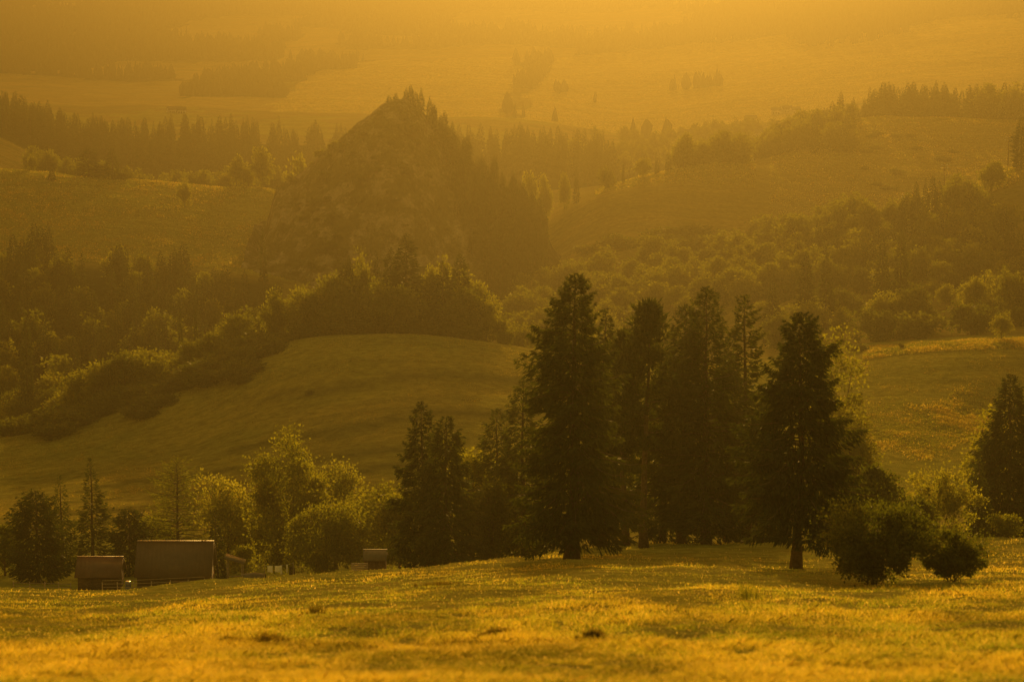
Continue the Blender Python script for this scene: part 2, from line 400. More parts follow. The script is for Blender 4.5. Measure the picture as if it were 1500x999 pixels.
def conifer(h, w, seed, nb=150, nt=16, droop=.35, up=.12, cb=.06, power=.75, twig=.9, limbs=True, hang=.6, rag=.3, kw=.26, r=None, top_round=0, gaps=0, bend=.0, seg=8, fan=.42):
    rng = np.random.default_rng(seed); tm, cm = MB(), MB()
    tp = trunk_part(tm, h, r or h * .017, rng, bend, seg)
    def axis(z): return np.array([np.interp(z, tp[:, 2], tp[:, 0]), np.interp(z, tp[:, 2], tp[:, 1]), z])
    lob = rng.uniform(0, 6.28, 4)
    for i in range(nb):
        t = ((i + rng.random()) / nb) ** .92
        z = h * (cb + (1 - cb) * t)
        az = i * 2.39996 + rng.normal(0, .35)
        if gaps and vnoise(np.array([az * 1.3]), np.array([t * 9]), seed)[0] < -.5 + gaps: continue
        prof = (1 - t) ** power * (1 - top_round) + top_round * math.sqrt(max(0, 1 - t * t))
        prof = max(prof, .035) * min(1, .72 + t * 2.2)
        prof *= 1 + .14 * math.sin(az + lob[0]) * math.sin(t * 7 + lob[1]) + .1 * math.sin(2 * az + lob[2] + t * 11)
        L = w / 2 * prof * (1 - rag * rng.random() ** 1.5 + rag * .35 * (rng.random() < .12))
        if L < .12: L = .12
        dr = droop * (1 - t * .75) * rng.uniform(.7, 1.3); uu = up + t * .30
        ss = np.linspace(0, 1, 6)
        hx = np.stack([ss * L * math.cos(az), ss * L * math.sin(az), L * (uu * ss - dr * ss ** 1.7 * 1.6 + .18 * ss ** 5)], 1)
        P = axis(z)[None] + hx
        if limbs: tm.tube(P, np.linspace(max(.012, L * .016), .006 + L * .002, 6), 3, cap=False)
        n = max(4, int(nt * (.35 + L / (w / 2))))
        s = rng.random(n) ** .75 * .93 + .07
        if t < .5: s = np.maximum(s, .12)
        bp = np.stack([np.interp(s, ss, P[:, k]) for k in range(3)], 1)
        side = rng.choice([-1, 1], n); fw = np.array([math.cos(az), math.sin(az), 0]); sd = np.array([-math.sin(az), math.cos(az), 0])
        off = rng.random(n) * L * fan * (1.15 - s); bp = bp + sd[None] * (side * off)[:, None] + fw[None] * (off * .5)[:, None]; bp[:, 2] -= off * (.25 + hang * .35) + hang * .25 * rng.random(n) * twig * (1 - t)
        hg = hang * rng.random(n) * (1 - t * .6)
        d = fw[None] * rng.uniform(.35, 1, n)[:, None] + sd[None] * (side * rng.uniform(.2, 1, n))[:, None] + np.array([0, 0, 1.])[None] * (rng.uniform(-.15, .25, n) - hg * 1.6)[:, None]
        tl = twig * (.55 + .6 * rng.random(n)) * (1.15 - .6 * s) * (.25 + .75 * min(1, L / (w * .3)))
        V, Q = sprays(bp, d, tl, tl * kw, rng); cm.add(V, None, Q)
    n = 14; b = np.repeat(axis(h * .93)[None], n, 0) + np.stack([np.zeros(n), np.zeros(n), rng.random(n) * h * .05], 1)
    d = np.stack([rng.normal(0, .35, n), rng.normal(0, .35, n), np.ones(n)], 1)
    V, Q = sprays(b, d, np.full(n, h * .03), np.full(n, h * .006), rng); cm.add(V, None, Q)
    return tm, cm
def broadleaf(h, w, seed, K=46, nl=60, ls=.5, cb=.22, flat=1.0, lump=.25, fill=.75, stems=1, r=None, droop=0, topheavy=0.0, seg=7, rc=.17, tips=0):
    rng = np.random.default_rng(seed); tm, cm = MB(), MB()
    hz = h * (1 - cb) / 2; zc = h * cb + hz
    dirs = rng.normal(size=(K, 3)); dirs /= np.linalg.norm(dirs, axis=1)[:, None]
    lobe = 1 + lump * fbm(dirs[:, 0] * 2.2 + seed, dirs[:, 1] * 2.2 + dirs[:, 2] * 1.7, seed, 2) * 2
    rad = (fill + (1 - fill) * rng.random(K)) * lobe * np.where(rng.random(K) < .3, .6, 1)
    taper = 1 - topheavy * dirs[:, 2] * .5
    k = 1 - rc
    C = np.stack([dirs[:, 0] * rad * w / 2 * k * taper, dirs[:, 1] * rad * w / 2 * k * taper, zc + dirs[:, 2] * rad * hz * k], 1)
    C[:, 2] = np.maximum(C[:, 2], h * cb * .9 + .3)
    R0 = rc * (w + 2 * hz) / 2 * rng.uniform(.6, 1.2, K)
    # stems and limbs
    if stems == 1:
        tp = trunk_part(tm, h * .82, r or h * .02, rng, 0, seg, 1.4, 1.0)
        roots = [np.array([np.interp(z, tp[:, 2], tp[:, 0]), np.interp(z, tp[:, 2], tp[:, 1]), z]) for z in np.linspace(h * max(cb, .12), h * .55, 6)]
    else:
        roots = [np.array([rng.normal(0, w * .05), rng.normal(0, w * .05), -.1]) for _ in range(6)]
    order = rng.permutation(K)[: min(K, 14 if stems == 1 else 22)]
    for q in order:
        a = roots[int(rng.integers(len(roots)))]; b = C[q]
        mid = (a + b) / 2 + np.array([0, 0, -.06 * h if stems == 1 else .04 * h]) + rng.normal(0, .03 * w, 3)
        tt = np.linspace(0, 1, 6)[:, None]; P = (1 - tt) ** 2 * a + 2 * tt * (1 - tt) * mid + tt ** 2 * b
        tm.tube(P, np.linspace((r or h * .02) * .42, .015, 6), 4, cap=False)
    for q in range(K):
        n = int(nl * rng.uniform(.6, 1.3)); v = rng.normal(size=(n, 3)); v /= np.linalg.norm(v, axis=1)[:, None]
        rr = R0[q] * rng.random(n) ** .45 * (1 + .3 * rng.normal(size=n).clip(-1, 1.6))
        b = C[q] + v * rr[:, None] * np.array([1, 1, .78])
        b[:, 2] = np.maximum(b[:, 2], .1)
        d = v + rng.normal(size=(n, 3)) * .8; d[:, 2] -= droop
        sz = ls * rng.uniform(.55, 1.25, n)
        V, Q = sprays(b, d, sz, sz * .62, rng); cm.add(V, None, Q)
    if tips:
        v = rng.normal(size=(tips, 3)); v[:, 2] = np.abs(v[:, 2]) ; v /= np.linalg.norm(v, axis=1)[:, None]
        b = np.stack([v[:, 0] * w / 2 * .82, v[:, 1] * w / 2 * .82, zc + v[:, 2] * hz * .85], 1)
        for j in range(7):
            bb = b + v * (w * .026 * j) * rng.random((tips, 1)) * 1.6 + rng.normal(0, .03, b.shape)
            V, Q = sprays(bb, v + rng.normal(size=v.shape) * .6, np.full(tips, ls * .8), np.full(tips, ls * .4), rng); cm.add(V, None, Q)
    return tm, cm
def pine(h, w, seed, cb=.42, K=34, nl=70, ls=.55, lean=0, rc=.13):
    rng = np.random.default_rng(seed); tm, cm = MB(), MB()
    tp = trunk_part(tm, h, h * .016, rng, lean, 8)
    for i in range(K):
        t = (i + rng.random()) / K; z = h * (cb + (1 - cb) * t * .98)
        az = i * 2.4 + rng.normal(0, .4); L = w / 2 * ((1 - t) ** .75 * .95 + .05) * rng.uniform(.45, 1.05) * min(1, .6 + 2 * t)
        a = np.array([np.interp(z, tp[:, 2], tp[:, 0]), np.interp(z, tp[:, 2], tp[:, 1]), z])
        ss = np.linspace(0, 1, 5)[:, None]
        P = a + ss * np.array([math.cos(az) * L, math.sin(az) * L, 0]) + ss ** 1.6 * np.array([0, 0, L * (.25 + .3 * t)]) - ss * np.array([0, 0, L * .12 * (1 - t)])
        tm.tube(P, np.linspace(max(.03, L * .025), .012, 5), 4, cap=False)
        for s, sc in ((1., 1.), (.72, .85), (.45, .55)):
            c = a + (P[-1] - a) * s + np.array([0, 0, .1]); n = int(nl * sc); v = rng.normal(size=(n, 3)); v /= np.linalg.norm(v, axis=1)[:, None]
            b = c + v * (rng.random(n) ** .5 * rc * w * sc)[:, None] * np.array([1.1, 1.1, .5])
            d = v + rng.normal(size=(n, 3)) * .7 + np.array([0, 0, .4]); sz = ls * rng.uniform(.6, 1.2, n)
            V, Q = sprays(b, d, sz, sz * .28, rng); cm.add(V, None, Q)
    return tm, cm

# one mesh pair (or joined mesh) per kind
def pair(mbs, name, leafm):
    return (mbs[0].mesh(name + '_trunk', [M['bark']], smooth=True), mbs[1].mesh(name + '_crown', [leafm]))
def joined(mbs, name, leafm):
    tm, cm = mbs; V = np.vstack(tm.V + cm.V); off = tm.n
    f, mi = [], []
    if tm.T: a = np.vstack(tm.T); f.append(a); mi += [0] * len(a)
    if tm.Q: a = np.vstack(tm.Q); f.append(a); mi += [0] * len(a)
    a = np.vstack(cm.Q) + off; f.append(a); mi += [1] * len(a)
    return new_mesh(name, V, f, [M['bark'], leafm], mi)

def hat(px, Y, toprow, lift=0.0):
    """where a tree stands and how tall it is, from its column, distance and the photo row of its top"""
    x = xcol(px, (toprow + 600) / 2, Y); z = gz(x, Y)
    return x, z, zrow(toprow, Y) - z
def ppm(Y): return F / Y * 1.0
def stand(kind, name, label, cat, px, Y, toprow, wpx, meshes, ref, rz=None, group=None, sink=0.05):
    x, z, h = hat(px, Y, toprow); w = wpx / ppm(Y)
    root = bpy.data.objects.new(name, None); COL.objects.link(root); root.empty_display_size = .5
    root.location = (x, Y, z - sink); root.rotation_euler = (0, 0, rz if rz is not None else random.uniform(0, 6.28))
    root.scale = (w / ref[1], w / ref[1], h / ref[0]); tag(root, label, cat, group)
    t = link('trunk', meshes[0], root); c = link('crown', meshes[1], root)
    return root

random.seed(5)
# ---- hero trees of the near grove: each grown for its own place
def hero(kind, name, label, cat, px, Y, toprow, wpx, leafm, seed, group=None, **kw):
    x, z, h = hat(px, Y, toprow); w = wpx / ppm(Y) * (1.25 if kind == 'c' else 1.08)
    fn = {'c': conifer, 'b': broadleaf, 'p': pine}[kind]
    tm, cm = fn(h, w, seed, **kw)
    root = bpy.data.objects.new(name, None); COL.objects.link(root); root.location = (x, Y, z); tag(root, label, cat, group)
    tme, cme = pair((tm, cm), name, leafm)
    link('trunk' if name not in ('bush', 'shrub') else 'stem', tme, root); link('crown' if name not in ('bush', 'shrub') else 'foliage', cme, root)
    return root
N_, L_, LD, LP, NP = M['needle'], M['leaf'], M['leaf_dark'], M['leaf_pale'], M['needle_pale']
G1 = 'conifers of the near grove'
hero('c', 'spruce_tree', 'tallest dense dark spruce, at the left end of the near grove', 'spruce', 838, 238, 401, 182, N_, 11, G1,
     nb=300, nt=140, droop=.36, up=.05, cb=.10, power=.50, twig=1.0, hang=.9, rag=.55, kw=.22, r=.55, gaps=.14)
hero('c', 'spruce_tree', 'lone dark spruce with short bare lower trunk beside the big round bush', 'spruce', 1170, 196, 458, 200, N_, 12, G1,
     nb=210, nt=160, droop=.34, up=.05, cb=.19, power=.55, twig=.85, hang=1.0, rag=.5, kw=.24, r=.36, gaps=.1)
hero('p', 'pine_tree', 'pine with bare lower trunk right of the tallest spruce', 'pine', 945, 285, 446, 130, N_, 13, G1, cb=.40, K=40, nl=80, ls=.75, lean=.003, rc=.11)
hero('p', 'pine_tree', 'slim pine with reddish bare trunk close behind the tallest spruce', 'pine', 918, 292, 490, 104, N_, 14, G1, cb=.34, K=34, nl=76, ls=.75, rc=.12)
hero('c', 'spruce_tree', 'big broad-topped conifer filling the middle of the near grove', 'spruce', 1038, 288, 421, 168, N_, 15, G1,
     nb=260, nt=90, droop=.25, up=.16, cb=.05, power=.58, twig=1.1, hang=.7, rag=.5, kw=.24, r=.45, gaps=.1)
hero('c', 'spruce_tree', 'rounded conifer shoulder to shoulder with the broad-topped one, on its left', 'spruce', 1000, 296, 446, 124, N_, 16, G1,
     nb=200, nt=80, droop=.2, up=.2, cb=.08, power=.5, twig=1.1, hang=.6, rag=.5, kw=.24, gaps=.1)
hero('c', 'spruce_tree', 'thin sparse spruce with a bare spire between the broad conifer and the lone spruce', 'spruce', 1096, 300, 432, 96, N_, 17, G1,
     nb=150, nt=70, droop=.16, up=.04, cb=.10, power=.42, twig=.9, hang=.45, rag=.65, kw=.3, fan=.3)
hero('c', 'spruce_tree', 'spruce tip showing just behind the right flank of the tallest spruce', 'spruce', 884, 300, 452, 84, N_, 18, G1,
     nb=150, nt=64, droop=.3, up=.1, cb=.08, power=.6, twig=1.2, hang=.7, rag=.4)
hero('c', 'spruce_tree', 'dark spruce filling the gap behind the pines of the near grove', 'spruce', 972, 318, 520, 120, N_, 19, G1,
     nb=150, nt=60, droop=.3, up=.1, cb=.05, power=.6, twig=1.2, hang=.7, rag=.4)
hero('c', 'spruce_tree', 'low spruce under the thin sparse spruce in the near grove', 'spruce', 1118, 306, 600, 80, N_, 20, G1,
     nb=130, nt=54, droop=.3, up=.1, cb=.06, power=.6, twig=1.1, hang=.7, rag=.4)
G2 = 'trees left of the near grove'
hero('c', 'spruce_tree', 'spruce with sloping shoulders left of the paired spruces by the small shed', 'spruce', 618, 322, 588, 106, N_, 21, G2,
     nb=150, nt=70, droop=.35, up=.08, cb=.05, power=.6, twig=1.2, hang=.85, rag=.45)
hero('c', 'spruce_tree', 'rounder greener spruce right beside the sloping one near the small shed', 'spruce', 656, 312, 610, 108, N_, 22, G2,
     nb=150, nt=70, droop=.35, up=.08, cb=.05, power=.5, twig=1.2, hang=.85, rag=.4)
hero('c', 'spruce_tree', 'spruce with its tip beside the left flank of the tallest spruce', 'spruce', 768, 335, 553, 112, N_, 23, G2,
     nb=150, nt=64, droop=.3, up=.1, cb=.05, power=.55, twig=1.2, hang=.7, rag=.45)
hero('c', 'spruce_tree', 'shorter hazy spruce between the tallest spruce and the paired spruces', 'spruce', 728, 345, 598, 104, N_, 24, G2,
     nb=130, nt=60, droop=.3, up=.1, cb=.05, power=.55, twig=1.2, hang=.7, rag=.45)
hero('b', 'broadleaf_tree', 'rounded leafy tree in front of the shorter hazy spruce', 'broadleaf tree', 716, 325, 700, 62, LD, 25, G2, K=60, nl=120, ls=.45, cb=.03)
hero('b', 'broadleaf_tree', 'light leafy crown rising between the two pairs of spruces', 'broadleaf tree', 692, 350, 632, 66, L_, 26, G2, K=50, nl=110, ls=.5, cb=.1)
# right side
hero('b', 'broadleaf_tree', 'tall pale airy tree right behind the lone dark spruce', 'broadleaf tree', 1222, 400, 478, 96, L_, 27, None, K=80, nl=110, ls=.55, cb=.08, lump=.4, rc=.12)
hero('b', 'broadleaf_tree', 'lower leafy tree spreading to the right behind the lone dark spruce', 'broadleaf tree', 1250, 380, 575, 90, L_, 28, None, K=60, nl=100, ls=.5, cb=.06, lump=.5, rc=.11)
hero('b', 'bush', 'large round dark bush on the near meadow', 'bush', 1284, 152, 742, 158, LD, 31, None, K=120, nl=170, ls=.2, cb=.0, stems=3, r=.06, rc=.12, fill=.66, tips=420, lump=.32)
hero('b', 'bush', 'smaller low dark bush beside the large round one', 'bush', 1399, 150, 784, 108, LD, 32, None, K=70, nl=130, ls=.18, cb=.04, stems=3, r=.05, rc=.11, fill=.6, tips=260, lump=.45)
hero('b', 'broadleaf_tree', 'dark ragged small tree rising behind the large round bush', 'broadleaf tree', 1283, 262, 680, 104, LD, 33, None, K=64, nl=110, ls=.4, cb=.12, lump=.5, rc=.12, topheavy=.5)
hero('b', 'shrub', 'pale feathery shrub at the meadow edge behind the round bushes', 'shrub', 1378, 305, 690, 108, LP, 34, None, K=80, nl=100, ls=.35, cb=.0, stems=3, r=.08, lump=.5, rc=.10, tips=160)
hero('b', 'shrub', 'dark dome shaped shrub between the round bush and the pale feathery shrub', 'shrub', 1345, 292, 728, 60, LD, 35, None, K=44, nl=110, ls=.35, cb=.0, stems=3, r=.06)
hero('c', 'spruce_tree', 'small young spruce right of the pale feathery shrub', 'spruce', 1436, 315, 670, 44, N_, 36, None, nb=130, nt=26, twig=.8, cb=.04)
hero('c', 'spruce_tree', 'big dark spruce cut by the right edge, at the end of the meadow', 'spruce', 1482, 335, 548, 130, N_, 37, None,
     nb=190, nt=76, droop=.35, up=.08, cb=.04, power=.6, twig=1.3, hang=.8, rag=.35)
hero('b', 'broadleaf_tree', 'leafy tree leaning out left of the big spruce at the right edge', 'broadleaf tree', 1450, 345, 588, 60, L_, 38, None, K=50, nl=100, ls=.5, cb=.05, lump=.4)
hero('b', 'shrub', 'low spreading shrub at the meadow edge by the right edge of the photo', 'shrub', 1478, 298, 752, 62, L_, 39, None, K=30, nl=80, ls=.3, cb=.0, stems=3, r=.05, lump=.5)
hero('b', 'shrub', 'low bright scrub at the foot of the lone dark spruce', 'shrub', 1215, 285, 735, 60, L_, 40, None, K=30, nl=90, ls=.35, cb=.0, stems=3, r=.05, lump=.4)
hero('b', 'broadleaf_tree', 'leafy tree in the gap between the small shed and the sloping spruce', 'broadleaf tree', 585, 405, 712, 70, L_, 54, None, K=50, nl=150, ls=.5, cb=.05)
hero('c', 'spruce_tree', 'dark spruce just behind the thin sparse one, on its left side', 'spruce', 1068, 325, 492, 90, N_, 55, G1, nb=150, nt=60, droop=.3, up=.1, cb=.05, power=.55, twig=1.1, hang=.7, rag=.4)
hero('b', 'broadleaf_tree', 'leafy tree filling the gap between the larch and the slender dark spruce', 'broadleaf tree', 212, 490, 752, 84, L_, 56, None, K=50, nl=150, ls=.55, cb=.03)
hero('b', 'broadleaf_tree', 'leafy tree between the bright pale tree and the large dark green one', 'broadleaf tree', 375, 485, 735, 74, L_, 57, None, K=50, nl=150, ls=.55, cb=.03)
# farmyard trees
hero('c', 'spruce_tree', 'slender dark spruce behind the small rust roofed barn', 'spruce', 133, 462, 670, 66, N_, 41, None, nb=200, nt=26, droop=.15, up=.05, cb=.05, power=.8, twig=1.3, hang=.3, rag=.5, kw=.24)
hero('c', 'spruce_tree', 'thin spire spruce left of the slender dark one', 'spruce', 88, 480, 694, 56, N_, 42, None, nb=130, nt=20, droop=.1, up=.1, cb=.1, power=.8, twig=1.2, rag=.5)
hero('c', 'spruce_tree', 'broad spreading conifer at the left end of the farmyard', 'spruce', 52, 455, 720, 104, N_, 43, None, nb=130, nt=60, droop=.1, up=.2, cb=.05, power=.45, twig=1.5, rag=.5)
hero('c', 'spruce_tree', 'low wide conifer between the two barns', 'spruce', 186, 470, 746, 76, N_, 44, None, nb=150, nt=26, droop=.1, up=.2, cb=.05, power=.4, twig=1.4, rag=.5)
hero('c', 'larch_tree', 'pale see-through larch with level boughs rising behind the big barn', 'larch', 258, 470, 670, 112, NP, 45, None, nb=170, nt=54, droop=.12, up=.08, cb=.06, power=.42, twig=1.0, hang=.5, rag=.45, kw=.18, fan=.3)
hero('b', 'broadleaf_tree', 'bright pale leafy tree right of the larch', 'broadleaf tree', 334, 478, 688, 112, LP, 46, None, K=60, nl=150, ls=.55, cb=.06, lump=.3)
hero('c', 'spruce_tree', 'small pointed dark spruce at the gable of the big barn', 'spruce', 317, 440, 748, 32, N_, 47, None, nb=110, nt=24, twig=1.0, cb=.03, power=.7)
hero('b', 'broadleaf_tree', 'large dark green leafy tree behind the washing line', 'broadleaf tree', 426, 440, 650, 146, L_, 48, None, K=130, nl=210, ls=.5, cb=.05, lump=.35, rc=.12)
hero('b', 'broadleaf_tree', 'yellowish leafy tree half hidden behind the large dark green one', 'broadleaf tree', 490, 462, 678, 96, LP, 49, None, K=56, nl=150, ls=.55, cb=.1)
hero('b', 'broadleaf_tree', 'round smooth willow between the washing line and the small shed', 'broadleaf tree', 477, 400, 734, 124, L_, 50, None, K=110, nl=150, ls=.42, cb=.02, lump=.12, rc=.14, droop=.8, fill=.85)
hero('b', 'broadleaf_tree', 'wide leafy tree standing behind the small shed', 'broadleaf tree', 554, 418, 700, 118, L_, 51, None, K=64, nl=150, ls=.5, cb=.05)
hero('b', 'broadleaf_tree', 'leafy tree cut by the left edge beyond the farmyard fence', 'broadleaf tree', 4, 470, 765, 70, LD, 52, None, K=46, nl=90, ls=.55, cb=.05)
hero('b', 'shrub', 'low leafy shrub under the bright pale tree', 'shrub', 356, 452, 790, 54, L_, 53, None, K=26, nl=80, ls=.4, cb=.0, stems=3, r=.06)

# ------------------------------------------------------------------ library for the middle and far distance
LIB = {}
def lib(key, maker, refs, leafm, far=False):
    LIB[key] = []
    for i, (args, kw) in enumerate(refs):
        mbs = maker(*args, **kw)
        LIB[key].append((joined(mbs, key, leafm) if far else pair(mbs, key, leafm), (args[0], args[1])))
CS = dict(droop=.3, up=.1, cb=.04, limbs=False, seg=5, fan=.4)
lib('spruce_mid', conifer, [((20, 7.0, s), dict(nb=140, nt=24, twig=1.4, kw=.36, power=p, rag=.35, **CS)) for s, p in ((101, .7), (102, .6), (103, .8), (104, .5))], N_)
lib('spruce_far', conifer, [((20, 7.0, s), dict(nb=90, nt=14, twig=1.8, kw=.46, power=p, rag=.35, **CS)) for s, p in ((111, .7), (112, .6), (113, .85), (114, .5), (115, .65))], N_, True)
lib('leafy_mid', broadleaf, [((16, 12, s), dict(K=52, nl=44, ls=.95, cb=c, lump=l, limbs=False) if False else dict(K=60, nl=72, ls=.9, cb=c, lump=l, fill=.8)) for s, c, l in ((121, .08, .3), (122, .12, .4), (123, .05, .25), (124, .1, .45))], L_)
lib('leafy_dark', broadleaf, [((16, 12, s), dict(K=60, nl=72, ls=.9, cb=c, lump=l, fill=.8)) for s, c, l in ((131, .06, .3), (132, .05, .4))], LD)
lib('leafy_far', broadleaf, [((16, 12, s), dict(K=44, nl=46, ls=1.3, cb=c, lump=l, seg=4)) for s, c, l in ((141, .06, .3), (142, .05, .4), (143, .08, .35))], L_, True)
lib('bush_mid', broadleaf, [((5, 7, s), dict(K=34, nl=60, ls=.6, cb=0, lump=l, stems=3, r=.06)) for s, l in ((151, .3), (152, .45), (153, .4))], LD)
lib('bush_far', broadleaf, [((5, 7, s), dict(K=30, nl=40, ls=.85, cb=0, lump=l, stems=3, r=.06)) for s, l in ((161, .3), (162, .45), (163, .4))], LD, True)
NAMES = {'spruce_mid': ('spruce_tree', 'spruce'), 'spruce_far': ('spruce_tree', 'spruce'), 'leafy_mid': ('broadleaf_tree', 'broadleaf tree'), 'leafy_dark': ('broadleaf_tree', 'broadleaf tree'),
         'leafy_far': ('broadleaf_tree', 'broadleaf tree'), 'bush_mid': ('bush', 'bush'), 'bush_far': ('bush', 'bush')}
COUNT = {}
def put(key, x, y, h, w, label, group=None, z=None, rng=random):
    (dat, ref) = rng.choice(LIB[key]); nm, cat = NAMES[key]
    if z is None: z = gz(x, y)
    sc = (w / ref[1], w / ref[1], h / ref[0]); rz = rng.uniform(0, 6.28)
    COUNT[nm] = COUNT.get(nm, 0) + 1
    if isinstance(dat, tuple):
        root = bpy.data.objects.new(nm, None); COL.objects.link(root); root.location = (x, y, z - .15); root.rotation_euler = (0, 0, rz); root.scale = sc
        link('trunk' if nm != 'bush' else 'stem', dat[0], root); link('crown' if nm != 'bush' else 'foliage', dat[1], root)
    else:
        root = link(nm, dat, None, (x, y, z - .3), rz, sc)
    tag(root, label, cat, group); return root
def pick(key, px, Y, toprow, wpx, label, group=None):
    x, z, h = hat(px, Y, toprow); put(key, x, Y, max(h, 1.5), wpx / ppm(Y), label, group)
def zone(seed, n, pxr, Yr, mix, hr, wf, group, gap=.55, cond=None, zfun=None):
    """n trees scattered over a zone of the land; mix = [(key, share, label)]"""
    rng = random.Random(seed); done = []; tries = 0
    while len(done) < n and tries < n * 60:
        tries += 1
        Y = math.exp(rng.uniform(math.log(Yr[0]), math.log(Yr[1]))); px = rng.uniform(*pxr)
        if cond and not cond(px, Y): continue
        x = (px - 750) / 4080 * Y; h = rng.uniform(*hr) * rng.uniform(.85, 1.05)
        md = h * wf * gap
        if any((x - a)**2 + ((Y - b) * .8)**2 < md * md for a, b in done): continue
        u = rng.random(); 
        for key, share, label in mix:
            if u < share: break
            u -= share
        nm = NAMES[key][0]; w = h * wf * rng.uniform(.8, 1.2) * (1 if nm == 'spruce_tree' else 1.75 if nm == 'broadleaf_tree' else 2.6)
        hh = h * (1 if nm == 'spruce_tree' else .78 if nm == 'broadleaf_tree' else .38)
        z = zfun(x, Y) if zfun else None
        put(key, x, Y, hh, w, label, group, z, rng); done.append((x, Y))
    return done

# grove on the brow of the middle meadow
GB = 'grove on the brow of the middle meadow'
for k, px, Y, tr, w, lb in [
  ('spruce_mid', 512, 800, 374, 36, 'pointed spruce near the left end of the grove on the middle meadow brow'),
  ('spruce_mid', 553, 812, 368, 26, 'slim spruce tip left of the tallest one in the meadow brow grove'),
  ('spruce_mid', 596, 798, 341, 78, 'tallest broad spruce of the grove on the middle meadow brow'),
  ('spruce_mid', 572, 806, 362, 50, 'spruce tight against the left side of the tallest one on the meadow brow'),
  ('spruce_mid', 672, 802, 371, 48, 'pointed spruce near the right end of the meadow brow grove'),
  ('leafy_mid', 530, 800, 374, 44, 'leafy crown between the first two spruces of the meadow brow grove'),
  ('leafy_mid', 636, 806, 378, 50, 'bright leafy crown just right of the tallest spruce in the meadow brow grove'),
  ('leafy_mid', 692, 806, 398, 48, 'leafy tree leaning out at the right end of the meadow brow grove'),
  ('leafy_mid', 712, 786, 434, 40, 'small round tree on its own thin trunk right of the meadow brow grove'),
  ('leafy_mid', 480, 800, 402, 58, 'rounded leafy tree at the left end of the meadow brow grove'),
  ('leafy_mid', 402, 806, 424, 40, 'sunlit leafy tree on the brow between the shrubs and the grove'),
  ('leafy_mid', 440, 806, 420, 36, 'small leafy tree left of the meadow brow grove'),
  ('bush_mid', 742, 784, 482, 26, 'low bush beside the small round tree on the brow'),
  ('bush_mid', 732, 792, 462, 30, 'taller bush behind the small round tree on the brow'),
  ('bush_mid', 820, 830, 486, 60, 'pale bush on the sunlit strip left of the tallest spruce'),
  ('bush_mid', 455, 716, 581, 14, 'tiny dark bush alone on the terrace bank of the middle meadow')]:
    pick(k, px, Y, tr, w, lb)
zone(201, 46, (440, 706), (784, 846), [('leafy_dark', .45, 'dark leafy tree packed inside the grove on the middle meadow brow'), ('spruce_mid', .3, 'dark spruce packed inside the grove on the middle meadow brow'), ('leafy_mid', .25, 'green leafy tree packed inside the grove on the middle meadow brow')], (14, 23), .42, GB, .33)
zone(202, 26, (395, 700), (780, 800), [('bush_mid', 1, 'dark bush in the fringe along the foot of the meadow brow grove')], (9, 13), .4, 'bushes under the meadow brow grove', .4)
# shrubby slope on the left
def onbrow(px, Y): return 745 < Y < 840
zone(203, 46, (120, 400), (786, 860), [('leafy_mid', .6, 'sunlit leafy tree on the shrubby bank left of the middle meadow'), ('leafy_dark', .4, 'dark leafy tree on the shrubby bank left of the middle meadow')], (14, 22), .42, 'leafy trees on the shrubby bank', .4)
zone(204, 86, (10, 395), (738, 800), [('bush_mid', 1, 'low brown-green bush on the shrubby bank left of the middle meadow')], (8, 15), .4, 'bushes on the shrubby bank', .3, lambda px, Y: Y > 752 + 12 * math.sin(px * .05) + max(0, 120 - px) * .1)
zone(205, 28, (-20, 420), (860, 985), [('leafy_mid', .5, 'leafy tree in the hollow below the left forest'), ('leafy_dark', .3, 'dark leafy tree in the hollow below the left forest'), ('spruce_mid', .2, 'spruce in the hollow below the left forest')], (13, 21), .4, 'trees in the hollow below the left forest', .5)
for px, Y, tr, w, lb in [(287, 850, 434, 14, 'thin spruce spire poking above the shrubby bank'), (265, 856, 440, 12, 'second thinner spruce spire on the shrubby bank'), (386, 1120, 333, 22, 'lone narrow spruce at the right end of the left forest'), (38, 930, 455, 30, 'dark spruce beside the left forest hollow')]:
    pick('spruce_mid', px, Y, tr, w, lb)
# the left forest
zone(206, 82, (-20, 368), (985, 1335), [('spruce_far', .69, 'spruce in the dense forest on the left slope'), ('leafy_far', .31, 'leafy tree in the dense forest on the left slope')], (17, 25), .36, 'the forest on the left slope', .5, lambda px, Y: Y < 1345 - px * .28)
zone(207, 16, (370, 520), (1050, 1250), [('leafy_far', .6, 'hazy leafy tree in the dip in front of the crag'), ('spruce_far', .4, 'hazy spruce in the dip in front of the crag')], (14, 20), .36, 'trees in the dip before the crag', .5)
# crest of the left pasture
for k, px, Y, tr, w, lb in [
  ('spruce_far', 133, 1560, 216, 42, 'dark pointed tree, left of the pair on the left pasture crest'),
  ('spruce_far', 168, 1560, 213, 34, 'dark narrow tree, right of the pair on the left pasture crest'),
  ('leafy_far', 150, 1565, 238, 40, 'low dark tree between the pair on the left pasture crest'),
  ('leafy_far', 184, 1562, 252, 26, 'low round tree at the foot of the narrow one on the left pasture crest'),
  ('spruce_far', 79, 1530, 247, 16, 'small lone conifer left of the pair on the left pasture'),
  ('leafy_far', 273, 1490, 263, 22, 'small lone tree standing out on the open left pasture'),
  ('leafy_far', 348, 1575, 226, 28, 'round dark tree, left of the two near the foot of the crag'),
  ('leafy_far', 386, 1575, 214, 32, 'taller round tree just left of the crag'),
  ('leafy_far', 366, 1580, 244, 24, 'low tree between the two round ones left of the crag'),
  ('leafy_far', 444, 1450, 224, 44, 'rounded tree on the left shoulder of the crag'),
  ('leafy_far', 50, 1585, 226, 16, 'tiny dark tree by the yellow field at the left edge')]:
    pick(k, px, Y, tr, w, lb)
